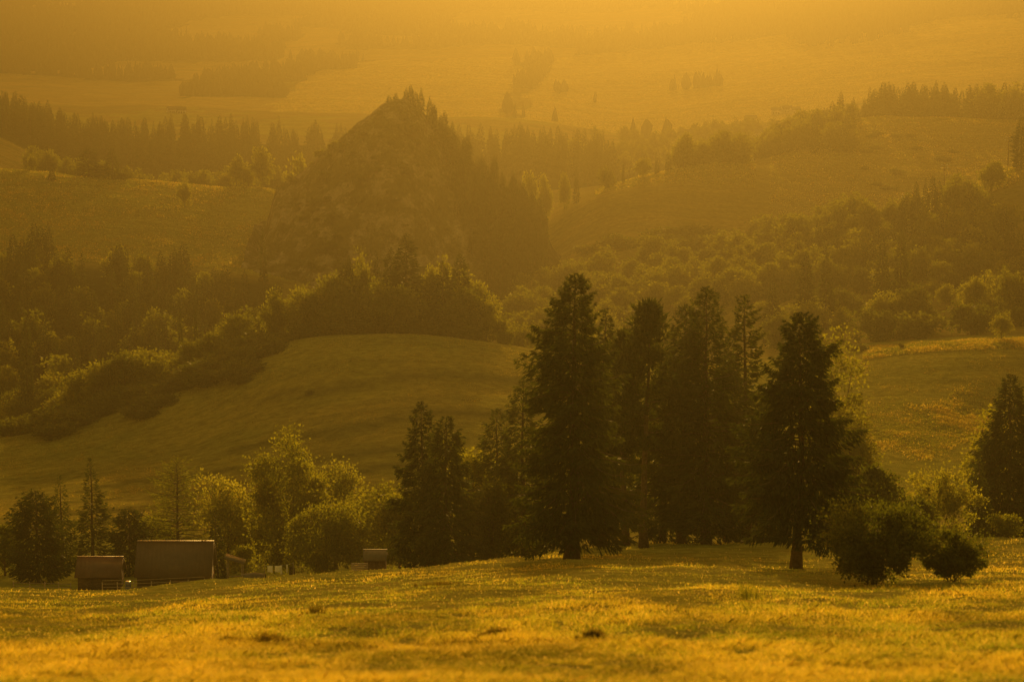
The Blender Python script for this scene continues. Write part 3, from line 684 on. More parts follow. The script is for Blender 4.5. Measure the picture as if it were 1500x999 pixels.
zone(208, 8, (55, 420), (1640, 1800), [('leafy_far', 1, 'pale hazy leafy tree in the belt behind the left pasture')], (19, 27), .36, 'leafy belt behind the left pasture', .5)
zone(209, 38, (12, 560), (2080, 2300), [('spruce_far', 1, 'tall hazy spruce in the dark band behind the left pasture')], (23, 31), .30, 'spruce band behind the left pasture', .5)
zone(210, 16, (630, 900), (2060, 2350), [('spruce_far', .85, 'very hazy spruce in the wood right of the crag'), ('leafy_far', .15, 'very hazy leafy tree in the wood right of the crag')], (24, 34), .32, 'hazy wood right of the crag', .5)
zone(211, 6, (840, 1000), (2100, 2500), [('leafy_far', .6, 'very hazy leafy tree in the valley above the bright road'), ('spruce_far', .4, 'very hazy spruce in the valley above the bright road')], (16, 24), .36, 'hazy trees in the valley', .6)
# the crag
def crz(x, y): return float(crag_h(np.array([x]), np.array([y]))[0])
zone(212, 62, (620, 800), (1330, 1438), [('spruce_far', 1, 'small spruce clinging to the right flank of the crag')], (9, 15), .42, 'spruces on the right flank of the crag', .36, lambda px, Y: wooded(*[np.array([v]) for v in ((px - 750) / 4080 * Y, Y, crz((px - 750) / 4080 * Y, Y))])[0] > .5, crz)
for px, Y, h in [(598, 1430, 8), (605, 1428, 9), (620, 1427, 13), (584, 1430, 6), (612, 1430, 8), (575, 1430, 6)]:
    x = (px - 750) / 4080 * Y; put('spruce_far', x, Y, h, 5, 'spruce standing on the very top of the crag', 'spruces on the crag top', crz(x, Y))
zone(213, 46, (425, 615), (1345, 1416), [('bush_far', 1, 'small bush growing on the rocky left flank of the crag')], (3, 6), .42, 'bushes on the left flank of the crag', .5, None, crz)
# central valley scrub
zone(214, 74, (740, 1180), (1060, 1420), [('leafy_far', .12, 'hazy leafy tree on the scrubby slope in the valley centre'), ('bush_far', .88, 'hazy bush on the scrubby slope in the valley centre')], (14, 24), .42, 'scrub on the central valley slope', .45)
zone(215, 14, (735, 1000), (880, 1050), [('leafy_mid', 1, 'pale hazy leafy tree behind the tallest spruce')], (14, 20), .42, 'leafy trees behind the near grove', .5)
for k, px, Y, tr, w, lb in [
  ('leafy_far', 1000, 1650, 194, 36, 'tall round tree, left end of the clump on the central crest'),
  ('leafy_far', 1030, 1660, 206, 30, 'middle tree of the clump on the central crest'),
  ('leafy_far', 1056, 1655, 190, 42, 'largest round tree of the clump on the central crest'),
  ('leafy_far', 1076, 1655, 204, 24, 'right end tree of the clump on the central crest'),
  ('leafy_far', 941, 1630, 231, 26, 'round tree on the lit strip left of the crest clump'),
  ('spruce_far', 961, 1632, 230, 10, 'slim spruce right of the round tree on the lit strip'),
  ('spruce_far', 978, 1640, 217, 14, 'slim spruce at the left foot of the crest clump'),
  ('bush_far', 888, 1615, 244, 26, 'round bush at the left start of the lit strip'),
  ('leafy_far', 776, 1590, 250, 26, 'left one of the round trees at the right foot of the crag'),
  ('leafy_far', 798, 1590, 254, 26, 'right one of the round trees at the right foot of the crag'),
  ('leafy_far', 826, 1600, 252, 18, 'small tree between the crag foot and the lit strip'),
  ('spruce_far', 844, 1602, 247, 12, 'small pointed tree between the crag foot and the lit strip'),
  ('spruce_far', 912, 1625, 238, 6, 'tiny dark spire on the lit strip'),
  # right crest
  ('spruce_far', 1228, 1965, 134, 20, 'tallest lone pointed spruce on the right crest'),
  ('spruce_far', 1247, 1970, 142, 16, 'spruce right next to the tallest pointed one on the right crest'),
  ('spruce_far', 1263, 1970, 143, 12, 'slim spruce before the dense stretch of the right crest'),
  ('leafy_far', 1166, 1900, 163, 20, 'round tree where the right crest wood starts to climb'),
  ('spruce_far', 1404, 1960, 132, 16, 'pointed spruce in the gap of the right crest wood'),
  ('leafy_far', 1440, 1965, 121, 44, 'broad tall tree right of the gap on the right crest'),
  ('leafy_far', 1482, 1965, 124, 36, 'broad tree at the right edge of the crest wood')]:
    pick(k, px, Y, tr, w, lb)
zone(216, 34, (1275, 1520), (1965, 2060), [('spruce_far', .8, 'spruce in the dense stretch of the right crest wood'), ('leafy_far', .2, 'leafy tree in the dense stretch of the right crest wood')], (19, 27), .36, 'right crest wood', .38, lambda px, Y: not (1393 < px < 1402))
zone(217, 34, (1095, 1240), (1740, 1960), [('leafy_far', .35, 'hazy leafy tree in the wood sloping down from the right crest'), ('spruce_far', .65, 'hazy spruce in the wood sloping down from the right crest')], (16, 22), .36, 'wood sloping down from the right crest', .4, lambda px, Y: Y < 1760 + (px - 1095) * 1.5)
zone(218, 26, (1200, 1480), (1450, 1850), [('bush_far', 1, 'small dark bush dotted over the right pasture')], (6, 10), .42, 'bushes dotted over the right pasture', 1.6)
zone(219, 46, (1180, 1440), (1080, 1175), [('leafy_far', .25, 'leafy tree in the wood under the sunlit right ridge'), ('bush_far', .75, 'bush in the wood under the sunlit right ridge')], (12, 19), .42, 'wood under the sunlit right ridge', .45, None)
zone(220, 20, (1380, 1530), (1070, 1165), [('spruce_far', .75, 'dark spruce on the slope below the right end of the sunlit ridge'), ('leafy_far', .25, 'dark leafy tree on the slope below the right end of the sunlit ridge')], (14, 20), .42, 'trees below the end of the sunlit ridge', .45)
# right middle distance
for k, px, Y, tr, w, lb in [
  ('spruce_mid', 1492, 1240, 172, 40, 'dark spruce on the sunlit ridge at the right edge'),
  ('spruce_mid', 1292, 960, 340, 40, 'left one of the two tall narrow spruces above the right meadow'),
  ('spruce_mid', 1318, 955, 336, 34, 'right one of the two tall narrow spruces above the right meadow'),
  ('spruce_mid', 1178, 930, 368, 42, 'hazy spruce at the left of the row above the right meadow'),
  ('spruce_mid', 1210, 935, 370, 38, 'hazy thin conifer second in the row above the right meadow'),
  ('spruce_mid', 1132, 900, 410, 46, 'pale hazy conifer behind the lone near spruce'),
  ('leafy_mid', 1430, 900, 398, 48, 'dark domed tree in the middle of the right tree belt'),
  ('leafy_mid', 1478, 900, 390, 52, 'sunlit tree at the right end of the right tree belt'),
  ('leafy_dark', 1335, 880, 418, 60, 'dark rounded tree under the tall narrow spruces'),
  ('leafy_mid', 1466, 792, 458, 30, 'small round tree standing alone at the right meadow edge'),
  ('bush_mid', 1290, 835, 452, 80, 'left half of the big dark bush mass behind the right meadow'),
  ('bush_mid', 1345, 838, 455, 84, 'middle of the big dark bush mass behind the right meadow'),
  ('bush_mid', 1420, 850, 440, 90, 'large dark bush behind the small round tree of the right meadow'),
  ('bush_mid', 1255, 790, 502, 40, 'low pale bush at the left start of the right meadow edge'),
  ('bush_mid', 1320, 782, 506, 10, 'tiny dark bush on the right meadow edge')]:
    pick(k, px, Y, tr, w, lb)
zone(221, 46, (1100, 1530), (850, 1110), [('leafy_mid', .55, 'leafy tree in the belt above the right meadow'), ('leafy_dark', .25, 'dark leafy tree in the belt above the right meadow'), ('spruce_mid', .2, 'spruce in the belt above the right meadow')], (10, 17), .42, 'tree belt above the right meadow', .45)


# ------------------------------------------------------------------ far woods (a mass nobody could count)
def far_woods():
    rng = np.random.default_rng(9); mb = MB()
    n = 26000; Y = np.exp(rng.uniform(math.log(3000), math.log(7400), n)); px = rng.uniform(-120, 1620, n)
    x = (px - 750) / 4080 * Y; row = rows_at(px, Y)
    wob = fbm(x / 300, Y / 500, 31, 3) * 16 + fbm(x / 60, Y / 110, 36, 3) * 12
    fm = np.zeros(n, bool)
    for p in FAR_FIELDS: fm |= poly_mask(px + wob * 2, row + wob * .6, p)
    cl = fbm(x / 260, Y / 420, 61, 3)
    hedge = fm & (cl > .38)
    keep = (~fm & (cl > -.16)) | hedge
    keep &= ~((Y < 3900) & (px > 420) & (rng.random(n) < .985))
    keep &= ~((Y < 3500) & (cl < .1))
    x, Y = x[keep], Y[keep]; n = len(x); z = ground(x, Y); h = rng.uniform(14, 26, n); w = h * rng.uniform(.3, .75, n)
    con = rng.random(n) < .5
    # each tree: a lumpy stack of rings, 6 sided
    seg = 5
    th = np.linspace(0, 2 * np.pi, seg, endpoint=False)
    lev = np.array([0, .3, .65, 1.]); rc = np.array([.8, .72, .38, .02]); rb = np.array([.5, 1, .85, .15])
    rr = np.where(con[:, None], rc, rb)[:, :, None] * (w / 2)[:, None, None] * rng.uniform(.7, 1.2, (n, 4, seg))
    V = np.stack([x[:, None, None] + rr * np.cos(th), Y[:, None, None] + rr * np.sin(th), z[:, None, None] - 1 + lev[None, :, None] * h[:, None, None] * rng.uniform(.92, 1.08, (n, 4, seg))], -1).reshape(-1, 3)
    base = np.arange(n)[:, None, None] * (4 * seg) + np.arange(3)[None, :, None] * seg; j = np.arange(seg)[None, None]; k = (j + 1) % seg
    Q = np.stack([base + j, base + k, base + seg + k, base + seg + j], -1).reshape(-1, 4)
    o = link('far_woods', new_mesh('far_woods', V, [Q], [M['leaf_dark']])); tag(o, 'hazy woods covering the far hillsides', 'woods', None, 'stuff')
far_woods()

def mass(name, label, specs, seed):
    """many trees of the far bands in one object: specs = (n, px range, Y range, key, height range, width share, z function)"""
    rng = np.random.default_rng(seed); VV, QQ, MI, off = [], [], [], 0
    src = {}
    for n, pr, yr, key, hr, wf, cond in specs:
        for i in range(n):
            Y = rng.uniform(*yr); px = rng.uniform(*pr)
            if cond and not cond(px, Y): continue
            (me, ref) = LIB[key][int(rng.integers(len(LIB[key])))]
            if me.name not in src:
                v = np.zeros(len(me.vertices) * 3, np.float32); me.vertices.foreach_get('co', v)
                src[me.name] = (v.reshape(-1, 3), np.array([p.vertices[:] for p in me.polygons if len(p.vertices) == 4], np.int32))
            v, q = src[me.name]; h = rng.uniform(*hr); w = h * wf * rng.uniform(.8, 1.25); x = (px - 750) / 4080 * Y; a = rng.uniform(0, 6.28)
            vv = np.empty_like(v); vv[:, 0] = (v[:, 0] * math.cos(a) - v[:, 1] * math.sin(a)) * w / ref[1] + x; vv[:, 1] = (v[:, 0] * math.sin(a) + v[:, 1] * math.cos(a)) * w / ref[1] + Y
            vv[:, 2] = v[:, 2] * h / ref[0] + (crz(x, Y) if 1300 < Y < 1445 and hr[1] in (13.5, 4.5) else gz(x, Y)) - .5; VV.append(vv); QQ.append(q + off); MI.append(np.full(len(q), int(key != 'spruce_far'))); off += len(v)
    o = link(name, new_mesh(name, np.vstack(VV), [np.vstack(QQ)], [M['needle'], M['leaf']], np.concatenate(MI))); tag(o, label, 'woods', None, 'stuff')
mass('distant_woods', 'hazy belts of woodland on the slopes and across the valley', [
    (80, (415, 650), (1335, 1425), 'bush_far', (1.8, 4.5), 1.4, lambda px, Y: fbm(np.array([px / 30]), np.array([Y / 22]), 88, 2)[0] > -.05),
    (300, (610, 800), (1325, 1440), 'spruce_far', (8, 13.5), .44, lambda px, Y: wooded(*[np.array([v]) for v in ((px - 750) / 4080 * Y, Y, crz((px - 750) / 4080 * Y, Y))])[0] > .55),
    (150, (760, 1260), (1060, 1340), 'leafy_far', (9, 15), .85, None), (70, (1150, 1460), (1060, 1210), 'leafy_far', (10, 15), .8, None), (36, (1150, 1420), (1080, 1210), 'spruce_far', (14, 20), .38, None),
    (60, (-20, 300), (1040, 1280), 'spruce_far', (17, 24), .38, None), (30, (-20, 340), (1040, 1290), 'leafy_far', (13, 18), .75, None),
    (230, (8, 590), (2070, 2330), 'spruce_far', (22, 30), .32, None), (110, (600, 900), (2080, 2400), 'spruce_far', (24, 33), .34, None),
    (60, (60, 440), (1650, 1850), 'leafy_far', (16, 22), .7, None), (50, (860, 1100), (2300, 2900), 'leafy_far', (12, 20), .7, None),
    (120, (1262, 1530), (1975, 2080), 'spruce_far', (20, 28), .36, lambda px, Y: not (1386 < px < 1404)), (26, (1180, 1262), (1960, 2010), 'spruce_far', (10, 15), .4, None), (30, (1100, 1190), (1760, 1900), 'leafy_far', (13, 19), .7, None), (24, (985, 1084), (1655, 1690), 'leafy_far', (12, 19), .65, None), (60, (980, 1500), (2400, 2900), 'leafy_far', (12, 20), .7, None)], 77)

# ------------------------------------------------------------------ meadow grass (nobody could count it)
def blades(name, n, Yr, pxr, hgt, wid, seed, label, cond=None, col=None, pow_=2.0, bright=1.0, seeds=0):
    rng = np.random.default_rng(seed)
    Y = 1 / np.sqrt(rng.uniform(1 / Yr[1] ** 2, 1 / Yr[0] ** 2, n)) if pow_ == 2 else rng.uniform(*Yr, n)
    x = (rng.uniform(*pxr, n) - 750) / 4080 * Y
    # clumping
    cx = rng.normal(0, .12, n); x = x + cx
    if cond is not None:
        k = cond(x, Y, rng); x, Y = x[k], Y[k]; n = len(x)
    z = ground(x, Y)
    patch = fbm(x / 5, Y / 9, seed + 1, 3); fine = fbm(x / .8, Y / 1.3, seed + 4, 3); big = fbm(x / 22, Y / 34, seed + 8, 2)
    h = hgt * (.75 + .6 * patch + .8 * fine) * rng.uniform(.35, 1.15, n); h = np.maximum(h, hgt * .12)
    h *= np.where(big < -.12, .6, 1)
    if seeds:
        p2 = fbm(x / 3.2, Y / 11, seed + 40, 3) + .45 * fbm(x / 11, Y / 30, seed + 47, 2) + .05; h *= np.clip(1 + .7 * p2, .55, 1.4)
    tall = rng.random(n) < .05; h = np.where(tall, h * 1.35, h)
    w = wid * rng.uniform(.6, 1.4, n) * (Y / 100.) ** .85
    az = rng.uniform(0, np.pi, n); lean = rng.normal(0, .55, (n, 2)); lean[:, 0] += .12
    s = np.stack([np.cos(az), np.sin(az), np.zeros(n)], 1) * (w / 2)[:, None]
    b = np.stack([x, Y, z - .03], 1)
    mid = b + np.stack([lean[:, 0] * h * .35, lean[:, 1] * h * .35, h * .55], 1)
    tip = b + np.stack([lean[:, 0] * h, lean[:, 1] * h, h * (.8 + .2 * rng.random(n))], 1)
    V = np.stack([b - s, b + s, mid + s * .8, tip, mid - s * .8], 1).reshape(-1, 3)
    P = np.arange(5 * n).reshape(n, 5)
    green = np.array([.19, .22, .014]); gold = np.array([.44, .35, .03]); straw = np.array([.60, .46, .10]); dark = np.array([.085, .095, .012])
    m = np.clip(.34 + 1.0 * big + 1.4 * patch + rng.normal(0, .26, n), 0, 1)[:, None]
    c = green * (1 - m) + gold * m
    k = (rng.random(n) < .08)[:, None]; c = np.where(k, straw, c)
    k = ((fine + patch * .8) < -.38)[:, None]; c = np.where(k, dark * 1.2, c)
    if seeds: c = c * np.clip(1.18 + 1.15 * p2, .62, 1.5)[:, None]; q = np.clip(-p2 * 1.5 - .1, 0, .7)[:, None]; c = c * (1 - q) + green * .62 * q
    c = c * rng.uniform(.7, 1.2, n)[:, None] * bright
    C = np.repeat(c[:, None], 5, 1).reshape(-1, 3)
    fs = [P]
    if seeds:                                  # seed heads and small flowers at the tips
        k = rng.choice(n, int(n * seeds), replace=False); b2 = tip[k]; m2 = len(k); u = rng.normal(size=(m2, 3)) * .4 + np.array([0, 0, 1.])
        ln = rng.uniform(.02, .055, m2) * (Y[k] / 70.) ** .7
        V2, Q2 = sprays(b2, u, ln, ln * rng.uniform(.4, .9, m2), rng); fs.append(Q2 + len(V)); V = np.vstack([V, V2])
        c2 = np.array([.52, .42, .10]) * rng.uniform(.5, 1.15, m2)[:, None]; C = np.vstack([C, np.repeat(c2[:, None], 4, 1).reshape(-1, 3)])
    me = new_mesh(name, V, fs, [M['grass']], cols=C)
    o = link(name, me); tag(o, label, 'grass', None, 'stuff'); return o
blades('meadow_grass', 1150000, (50, 330), (-260, 1760), .21, .022, 3, 'golden unmown grass over the near meadow', seeds=.05, bright=.98)
def midc(x, Y, rng):
    px = 750 + 4080 * x / Y
    return (Y < 790 - 26 * np.sin(px * .01)) & (Y > 545) & (bank_mask(x, Y) < .4) & ((px > 1150) | (rng.random(len(px)) < .7))
def farc(x, Y, rng):
    px = 750 + 4080 * x / Y; row = rows_at(px, Y); wob = fbm(x / 300, Y / 500, 31, 3) * 16 + fbm(x / 60, Y / 110, 36, 3) * 12; m = np.zeros(len(x), bool)
    for p in FAR_FIELDS: m |= poly_mask(px + wob * 2, row + wob * .6, p)
    return m & (rng.random(len(x)) < .3 + .7 * (fbm(x / 150, Y / 60, 91, 2) > -.1))
blades('hillside_grass', 420000, (3150, 6600), (300, 1560), 1.5, .05, 43, 'pale grass on the far hillside fields', farc, pow_=1)
def streakc(x, Y, rng):
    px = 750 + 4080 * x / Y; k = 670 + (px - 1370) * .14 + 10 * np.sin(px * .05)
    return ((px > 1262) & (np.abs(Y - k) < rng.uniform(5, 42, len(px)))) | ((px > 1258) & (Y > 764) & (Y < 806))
blades('field_grass', 420000, (430, 800), (-40, 1560), .24, .035, 13, 'short grass over the middle meadows', midc, pow_=1, bright=.85)

def crestc(x, Y, rng):
    px = 750 + 4080 * x / Y
    return ((px > 1300) & (Y > 1205) & (Y < 1300)) | ((px < 430) & (Y > 1340) & (Y < 1610)) | ((px > 1120) & (Y > 1320) & (Y < 1985) & (rng.random(len(px)) < .5)) | ((px > 870) & (px < 1100) & (Y > 1580) & (Y < 1690)) | ((px > 1100) & (Y > 1880) & (Y < 1980))
blades('pasture_grass', 520000, (1200, 1985), (-20, 1540), .8, .07, 23, 'tall grass catching the sun along the far pasture crests', crestc, pow_=1, bright=.95)
blades('streak_grass', 190000, (600, 810), (1250, 1510), .55, .05, 33, 'extra taller, brighter grass standing in for sunlit streaks on the right meadow', streakc, pow_=1)  # sunlit streaks and edge glow imitated by added taller, brighter blades
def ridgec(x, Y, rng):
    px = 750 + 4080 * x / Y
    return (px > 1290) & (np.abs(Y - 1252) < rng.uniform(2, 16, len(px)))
blades('ridge_glow_grass', 60000, (1232, 1275), (1280, 1530), 1.3, .07, 53, 'extra brightened grass standing in for the sunlit crest of the right ridge', ridgec, pow_=1, bright=1.15)  # tall blades with raised colour, added to give the ridge a sunlit rim
# scrubby tufts, weeds and bare patches on the near meadow
def tuft(name, label, cat, px, Y, wpx, h, leafm, seed, K=14, nl=60, ls=.16, group=None):
    x = (px - 750) / 4080 * Y; w = wpx / ppm(Y); rng = np.random.default_rng(seed); root = bpy.data.objects.new(name, None); COL.objects.link(root)
    z0 = gz(x, Y); root.location = (x, Y, z0); tag(root, label, cat, group)
    n = K * nl; cl = rng.normal(0, .38, (K, 2)); k = rng.integers(0, K, n); u = np.clip(cl[k] + rng.normal(0, .07, (n, 2)), -.95, .95)
    bx, by = u[:, 0] * w / 2, u[:, 1] * w * .45; bz = ground(x + bx, Y + by) - z0
    hh = h * rng.uniform(.35, 1, n) * (1 - .6 * np.abs(u[:, 0])); d = np.stack([rng.normal(0, .35, n), rng.normal(0, .35, n), np.ones(n)], 1)
    sm, lm = MB(), MB(); V, Q = sprays(np.stack([bx, by, bz], 1), d, hh, np.full(n, .02), rng); sm.add(V, None, Q)
    m = n * 2; a = rng.integers(0, n, m); t = rng.uniform(.3, 1, m); b = np.stack([bx, by, bz], 1)[a] + (d / np.linalg.norm(d, axis=1)[:, None])[a] * (hh[a] * t)[:, None]
    V, Q = sprays(b, rng.normal(size=(m, 3)) + np.array([0, 0, .6]), rng.uniform(.04, .13, m), rng.uniform(.015, .04, m), rng); lm.add(V, None, Q)
    link('stem', sm.mesh('weed_stem', [leafm]), root); link('foliage', lm.mesh('weed_foliage', [leafm]), root)
W_ = M['weed']
tuft('weed_clump', 'long dark weed clump in the lower left of the near meadow', 'weeds', 388, 84, 100, .42, W_, 301, K=30, nl=34)
tuft('weed_clump', 'small dark weed clump beside the long one on its left', 'weeds', 334, 85, 40, .34, W_, 302, K=14, nl=30)
tuft('weed_clump', 'dark weed clump on the meadow, nearly under the tallest spruce', 'weeds', 728, 88, 66, .30, W_, 303, K=18, nl=30)
tuft('weed_clump', 'dark weed clump right of centre on the near meadow', 'weeds', 868, 84, 50, .30, W_, 304, K=14, nl=30)
tuft('tall_weed', 'tall see-through green weed standing left of the lone spruce trunk', 'weeds', 1096, 118, 52, 1.3, M['leaf'], 306, K=10, nl=12)
tuft('weed_clump', 'low weed clump on the brow above the meadow centre left', 'weeds', 640, 150, 70, .4, W_, 307, K=16, nl=30)
tuft('weed_clump', 'thin weed clump near the left yard brow', 'weeds', 462, 110, 46, .7, W_, 308, nl=14)
# ------------------------------------------------------------------ farmyard
def yard(px, Y, row=None): x = (px - 750) / 4080 * Y; return x, gz(x, Y)
def barn(px0, px1, Y, ridge, eave, foot, depth, name, label, roofm, cat='barn'):
    x0, x1 = xcol(px0, ridge, Y), xcol(px1, ridge, Y); zr, ze = zrow(ridge, Y + depth / 2), zrow(eave, Y); zf = min(gz(x0, Y), gz(x1, Y)) - .3
    cx, L = (x0 + x1) / 2, x1 - x0
    root = bpy.data.objects.new(name, None); COL.objects.link(root); root.location = (cx, Y + depth / 2, zf); tag(root, label, cat)
    hr, he = zr - zf, ze - zf; D = depth; wl = L - (.8 if L > 6 else .3); small = L < 6
    # roof: two thick slopes with a ridge cap
    rf = MB(); th = .16; ang = math.atan2(hr - he, D / 2); sl = (D / 2) / math.cos(ang)
    for s in (-1, 1):
        rf.box((0, s * D / 4, (hr + he) / 2), (L, sl + .02, th), 0, -s * ang)
        for q in range(int(L / .6) + 1): rf.box((-L / 2 + .03 + q * (L - .06) / int(L / .6), s * (D / 4 + .1 * math.sin(ang)), (hr + he) / 2 + .085 * math.cos(ang)), (.05, sl - .1, .03), 0, -s * ang)
    r = link('roof', rf.mesh('roof', [roofm]), root)
    ri = MB(); ri.box((0, 0, hr + .09), (L + .05, .45, .10)); link('ridge_cap', ri.mesh('ridge_cap', [roofm]), r)
    # corrugation ribs belong to the roof
    wd = D - 1.6; hw = he + (0.8) * math.tan(ang) - .12
    wm = MB(); t = .2
    wm.box((0, -wd / 2, hw / 2), (wl, t, hw)); wm.box((0, wd / 2, hw / 2), (wl, t, hw))
    for s in (-1, 1):
        V = [(s * (wl / 2 - .1) + dx, y, z) for dx in (-.1, .1) for (y, z) in ((-wd/2 + .1, 0), (wd/2 - .1, 0), (wd/2 - .1, hw), (0, hr - .2), (-wd/2 + .1, hw))]
        mbq = [[0, 1, 6, 5], [1, 2, 7, 6], [2, 3, 8, 7], [3, 4, 9, 8], [4, 0, 5, 9], [0, 4, 2, 1], [5, 6, 7, 9]]
        wm.add(V, [[2, 4, 3], [7, 8, 9]], mbq)
    w = link('wall', wm.mesh('wall', [M['timber']]), root)
    for i in range(0 if small else 2):
        d = MB(); d.box((-wl * .25 + i * wl * .45, -wd / 2 - .14, 1.1), (1.5, .07, 2.2)); link('door', d.mesh('door', [M['timber']]), root)
    return root
barn(195, 309, 425, 793, 846, 860, 9.0, 'barn', 'larger barn with wide plain brown roof, behind the brow of the meadow', M['rooftile'])
barn(108, 176, 415, 816, 846, 860, 7.0, 'barn', 'smaller low barn with rusty brown roof at the left', M['roofred'])
barn(531, 566, 372, 806, 821, 832, 4.0, 'shed', 'small dark shed with pale roof under the spruces', M['roofpale'], 'shed')
def simple(name, label, cat, mb, mat, loc, rz=0):
    o = link(name, mb.mesh(name, [mat]), None, loc, rz); tag(o, label, cat); return o
# fence
def fence(label, pts, Y, nrail=2):
    root = None; P = [(yard(px, Y)) for px in pts]
    root = bpy.data.objects.new('rail_fence', None); COL.objects.link(root); root.location = (P[0][0], Y, P[0][1]); tag(root, label, 'fence')
    for (x, z) in P:
        p = MB(); p.tube([(0, 0, -.4), (0, 0, .6), (0, 0, 1.25)], [.08, .075, .07], 6); link('post', p.mesh('post', [M['timber_pale']]), root, (x - P[0][0], 0, z - P[0][1]))
    for k in range(nrail):
        for (x0, z0), (x1, z1) in zip(P, P[1:]):
            p = MB(); zz = .55 + .5 * k; p.tube([(x0, -.08, z0 + zz), (x1, -.08, z1 + zz)], .045, 5); o = link('rail', p.mesh('rail', [M['timber_pale']]), root, (-P[0][0], 0, -P[0][1]))
fence('weathered rail fence left of the small barn', [20, 44, 66, 86, 104], 410)
fence('rail fence running in front of both barns', [150, 172, 196, 222, 250, 276, 300], 398, 3)
# lean-to with a bright slanting roof board
def leanto(px, Y):
    x, z = yard(px, Y); root = bpy.data.objects.new('open_shelter', None); COL.objects.link(root); root.location = (x, Y, z); tag(root, 'open timber shelter with a bright slanting roof right of the big barn', 'shelter')
    w, d, h = 2.1, 2.2, 3.6
    for sx in (-1, 1):
        for sy in (-1, 1):
            p = MB(); hh = h - sx * .35; p.box((0, 0, hh / 2 - .2), (.14, .14, hh + .3)); link('post', p.mesh('post', [M['timber_pale']]), root, (sx * w / 2, sy * d / 2, 0))
    p = MB(); V = []; 
    p.box((0, 0, 0), (w + .9, d + .8, .12)); r = link('roof', p.mesh('roof', [M['roofpale']]), root, (0, 0, h + .12)); r.rotation_euler = (0, .32, 0)
    p = MB(); p.box((0, 0, 0), (w - .2, .08, .14)); link('brace', p.mesh('brace', [M['timber_pale']]), root, (0, -d / 2, 1.4))
leanto(345, 405)
# washing line
def washing():
    Y = 392; x0, z0 = yard(388, Y); x1, z1 = yard(430, Y)
    root = bpy.data.objects.new('washing_line', None); COL.objects.link(root); root.location = (x0, Y, z0); tag(root, 'washing line strung between two posts under the large dark tree', 'washing line')
    for (x, z) in ((x0, z0), (x1, z1)):
        p = MB(); p.tube([(0, 0, -.4), (0, 0, 1.4), (0, 0, 2.45)], [.07, .06, .05], 6); link('post', p.mesh('post', [M['timber_pale']]), root, (x - x0, 0, z - z0))
    p = MB(); t = np.linspace(0, 1, 9); zz = 2.3 - .2 * np.sin(np.pi * t) + (z1 - z0) * t
    p.tube(np.stack([(x1 - x0) * t, 0 * t, zz], 1), .012, 4); link('line', p.mesh('line', [M['metal']]), root)
    for i, (px, w, h, lb) in enumerate([(396, .75, .95, 'white sheet pegged at the left of the washing line'), (407, .8, .9, 'white sheet pegged in the middle of the washing line'), (412.3, .25, 1.25, 'narrow white towel next to the middle sheet on the washing line'), (421, .18, 1.2, 'narrow white cloth alone at the right of the washing line')]):
        xx = (px - 750) / 4080 * Y; tt = (xx - x0) / (x1 - x0); ztop = z0 + 2.3 - .2 * math.sin(math.pi * tt) + (z1 - z0) * tt
        nx, nz = 9, 8; V = []
        for a in range(nz):
            for b in range(nx):
                u = b / (nx - 1) - .5; v = a / (nz - 1); V.append((u * w * (1 - .06 * v), .07 * math.sin(u * 14 + i) * v, -v * h * (1 + .05 * math.sin(u * 5 + i))))
        Q = [[a * nx + b, a * nx + b + 1, (a + 1) * nx + b + 1, (a + 1) * nx + b] for a in range(nz - 1) for b in range(nx - 1)]
        me = new_mesh('sheet', V, [np.array(Q)], [M['white']], smooth=True); o = link('laundry_sheet', me, None, (xx, Y, ztop - .02)); tag(o, lb, 'laundry', 'laundry on the line')
        s = o.modifiers.new('thick', 'SOLIDIFY'); s.thickness = .012
washing()
# blue barrel, tarp, car-size trailer, dung heap
def barrel(px, Y, label):
    x, z = yard(px, Y); root = bpy.data.objects.new('barrel', None); COL.objects.link(root); root.location = (x, Y, z); tag(root, label, 'barrel')
    p = MB(); h = np.array([0, .03, .3, .34, .38, .95, .99, 1.03, 1.32, 1.35]) + .9 * 0; r = np.array([.38, .42, .42, .45, .42, .42, .45, .42, .42, .38])
    p.tube(np.stack([0 * h, 0 * h, h], 1), r, 16); link('body', p.mesh('body', [M['blue']]), root)
    p = MB(); p.tube([(0, 0, 1.352), (0, 0, 1.40)], [.40, .39], 16); link('lid', p.mesh('lid', [M['metal']]), root)
barrel(188, 408, 'blue barrel standing between the two barns')
p = MB()
rg = np.random.default_rng(4)
for i in range(60):
    a = rg.uniform(0, 6.28); rr = rg.random() ** .5 * 1.8; p.box((rr * math.cos(a), rr * math.sin(a) * .6, .15 + .9 * (1 - rr / 1.9) * rg.random()), (.9, .12, .12), a + 1, rg.uniform(-.3, .3))
x, z = yard(318, 402); simple('firewood_heap', 'heap of light split firewood at the right gable of the big barn', 'firewood', p, M['timber_pale'], (x, 402, z))
p = MB()
for i in range(5): p.box((0, 0, .5 + i * .28), (2.2, .06, .22))
for s in (-1, 1): p.box((s * 1.0, .07, .85), (.12, .08, 1.7))
x, z = yard(527, 366); simple('board_hurdle', 'pale board hurdle standing left of the small shed', 'hurdle', p, M['timber_pale'], (x, 366, z))
p = MB(); V = []
for a in range(9):
    for b in range(13):
        u, v = a / 8 * math.pi, b / 12; V.append(((v - .5) * 3.4, -math.cos(u) * 1.3, math.sin(u) ** .7 * 1.5 * (1 - .3 * abs(v - .5))))
Q = [[a * 13 + b, a * 13 + b + 1, (a + 1) * 13 + b + 1, (a + 1) * 13 + b] for a in range(8) for b in range(12)]
p.add(V, None, Q); x, z = yard(372, 400); simple('covered_woodpile', 'low woodpile under a pale cover right of the open shelter', 'woodpile', p, M['roofpale'], (x, 400, z - .1))

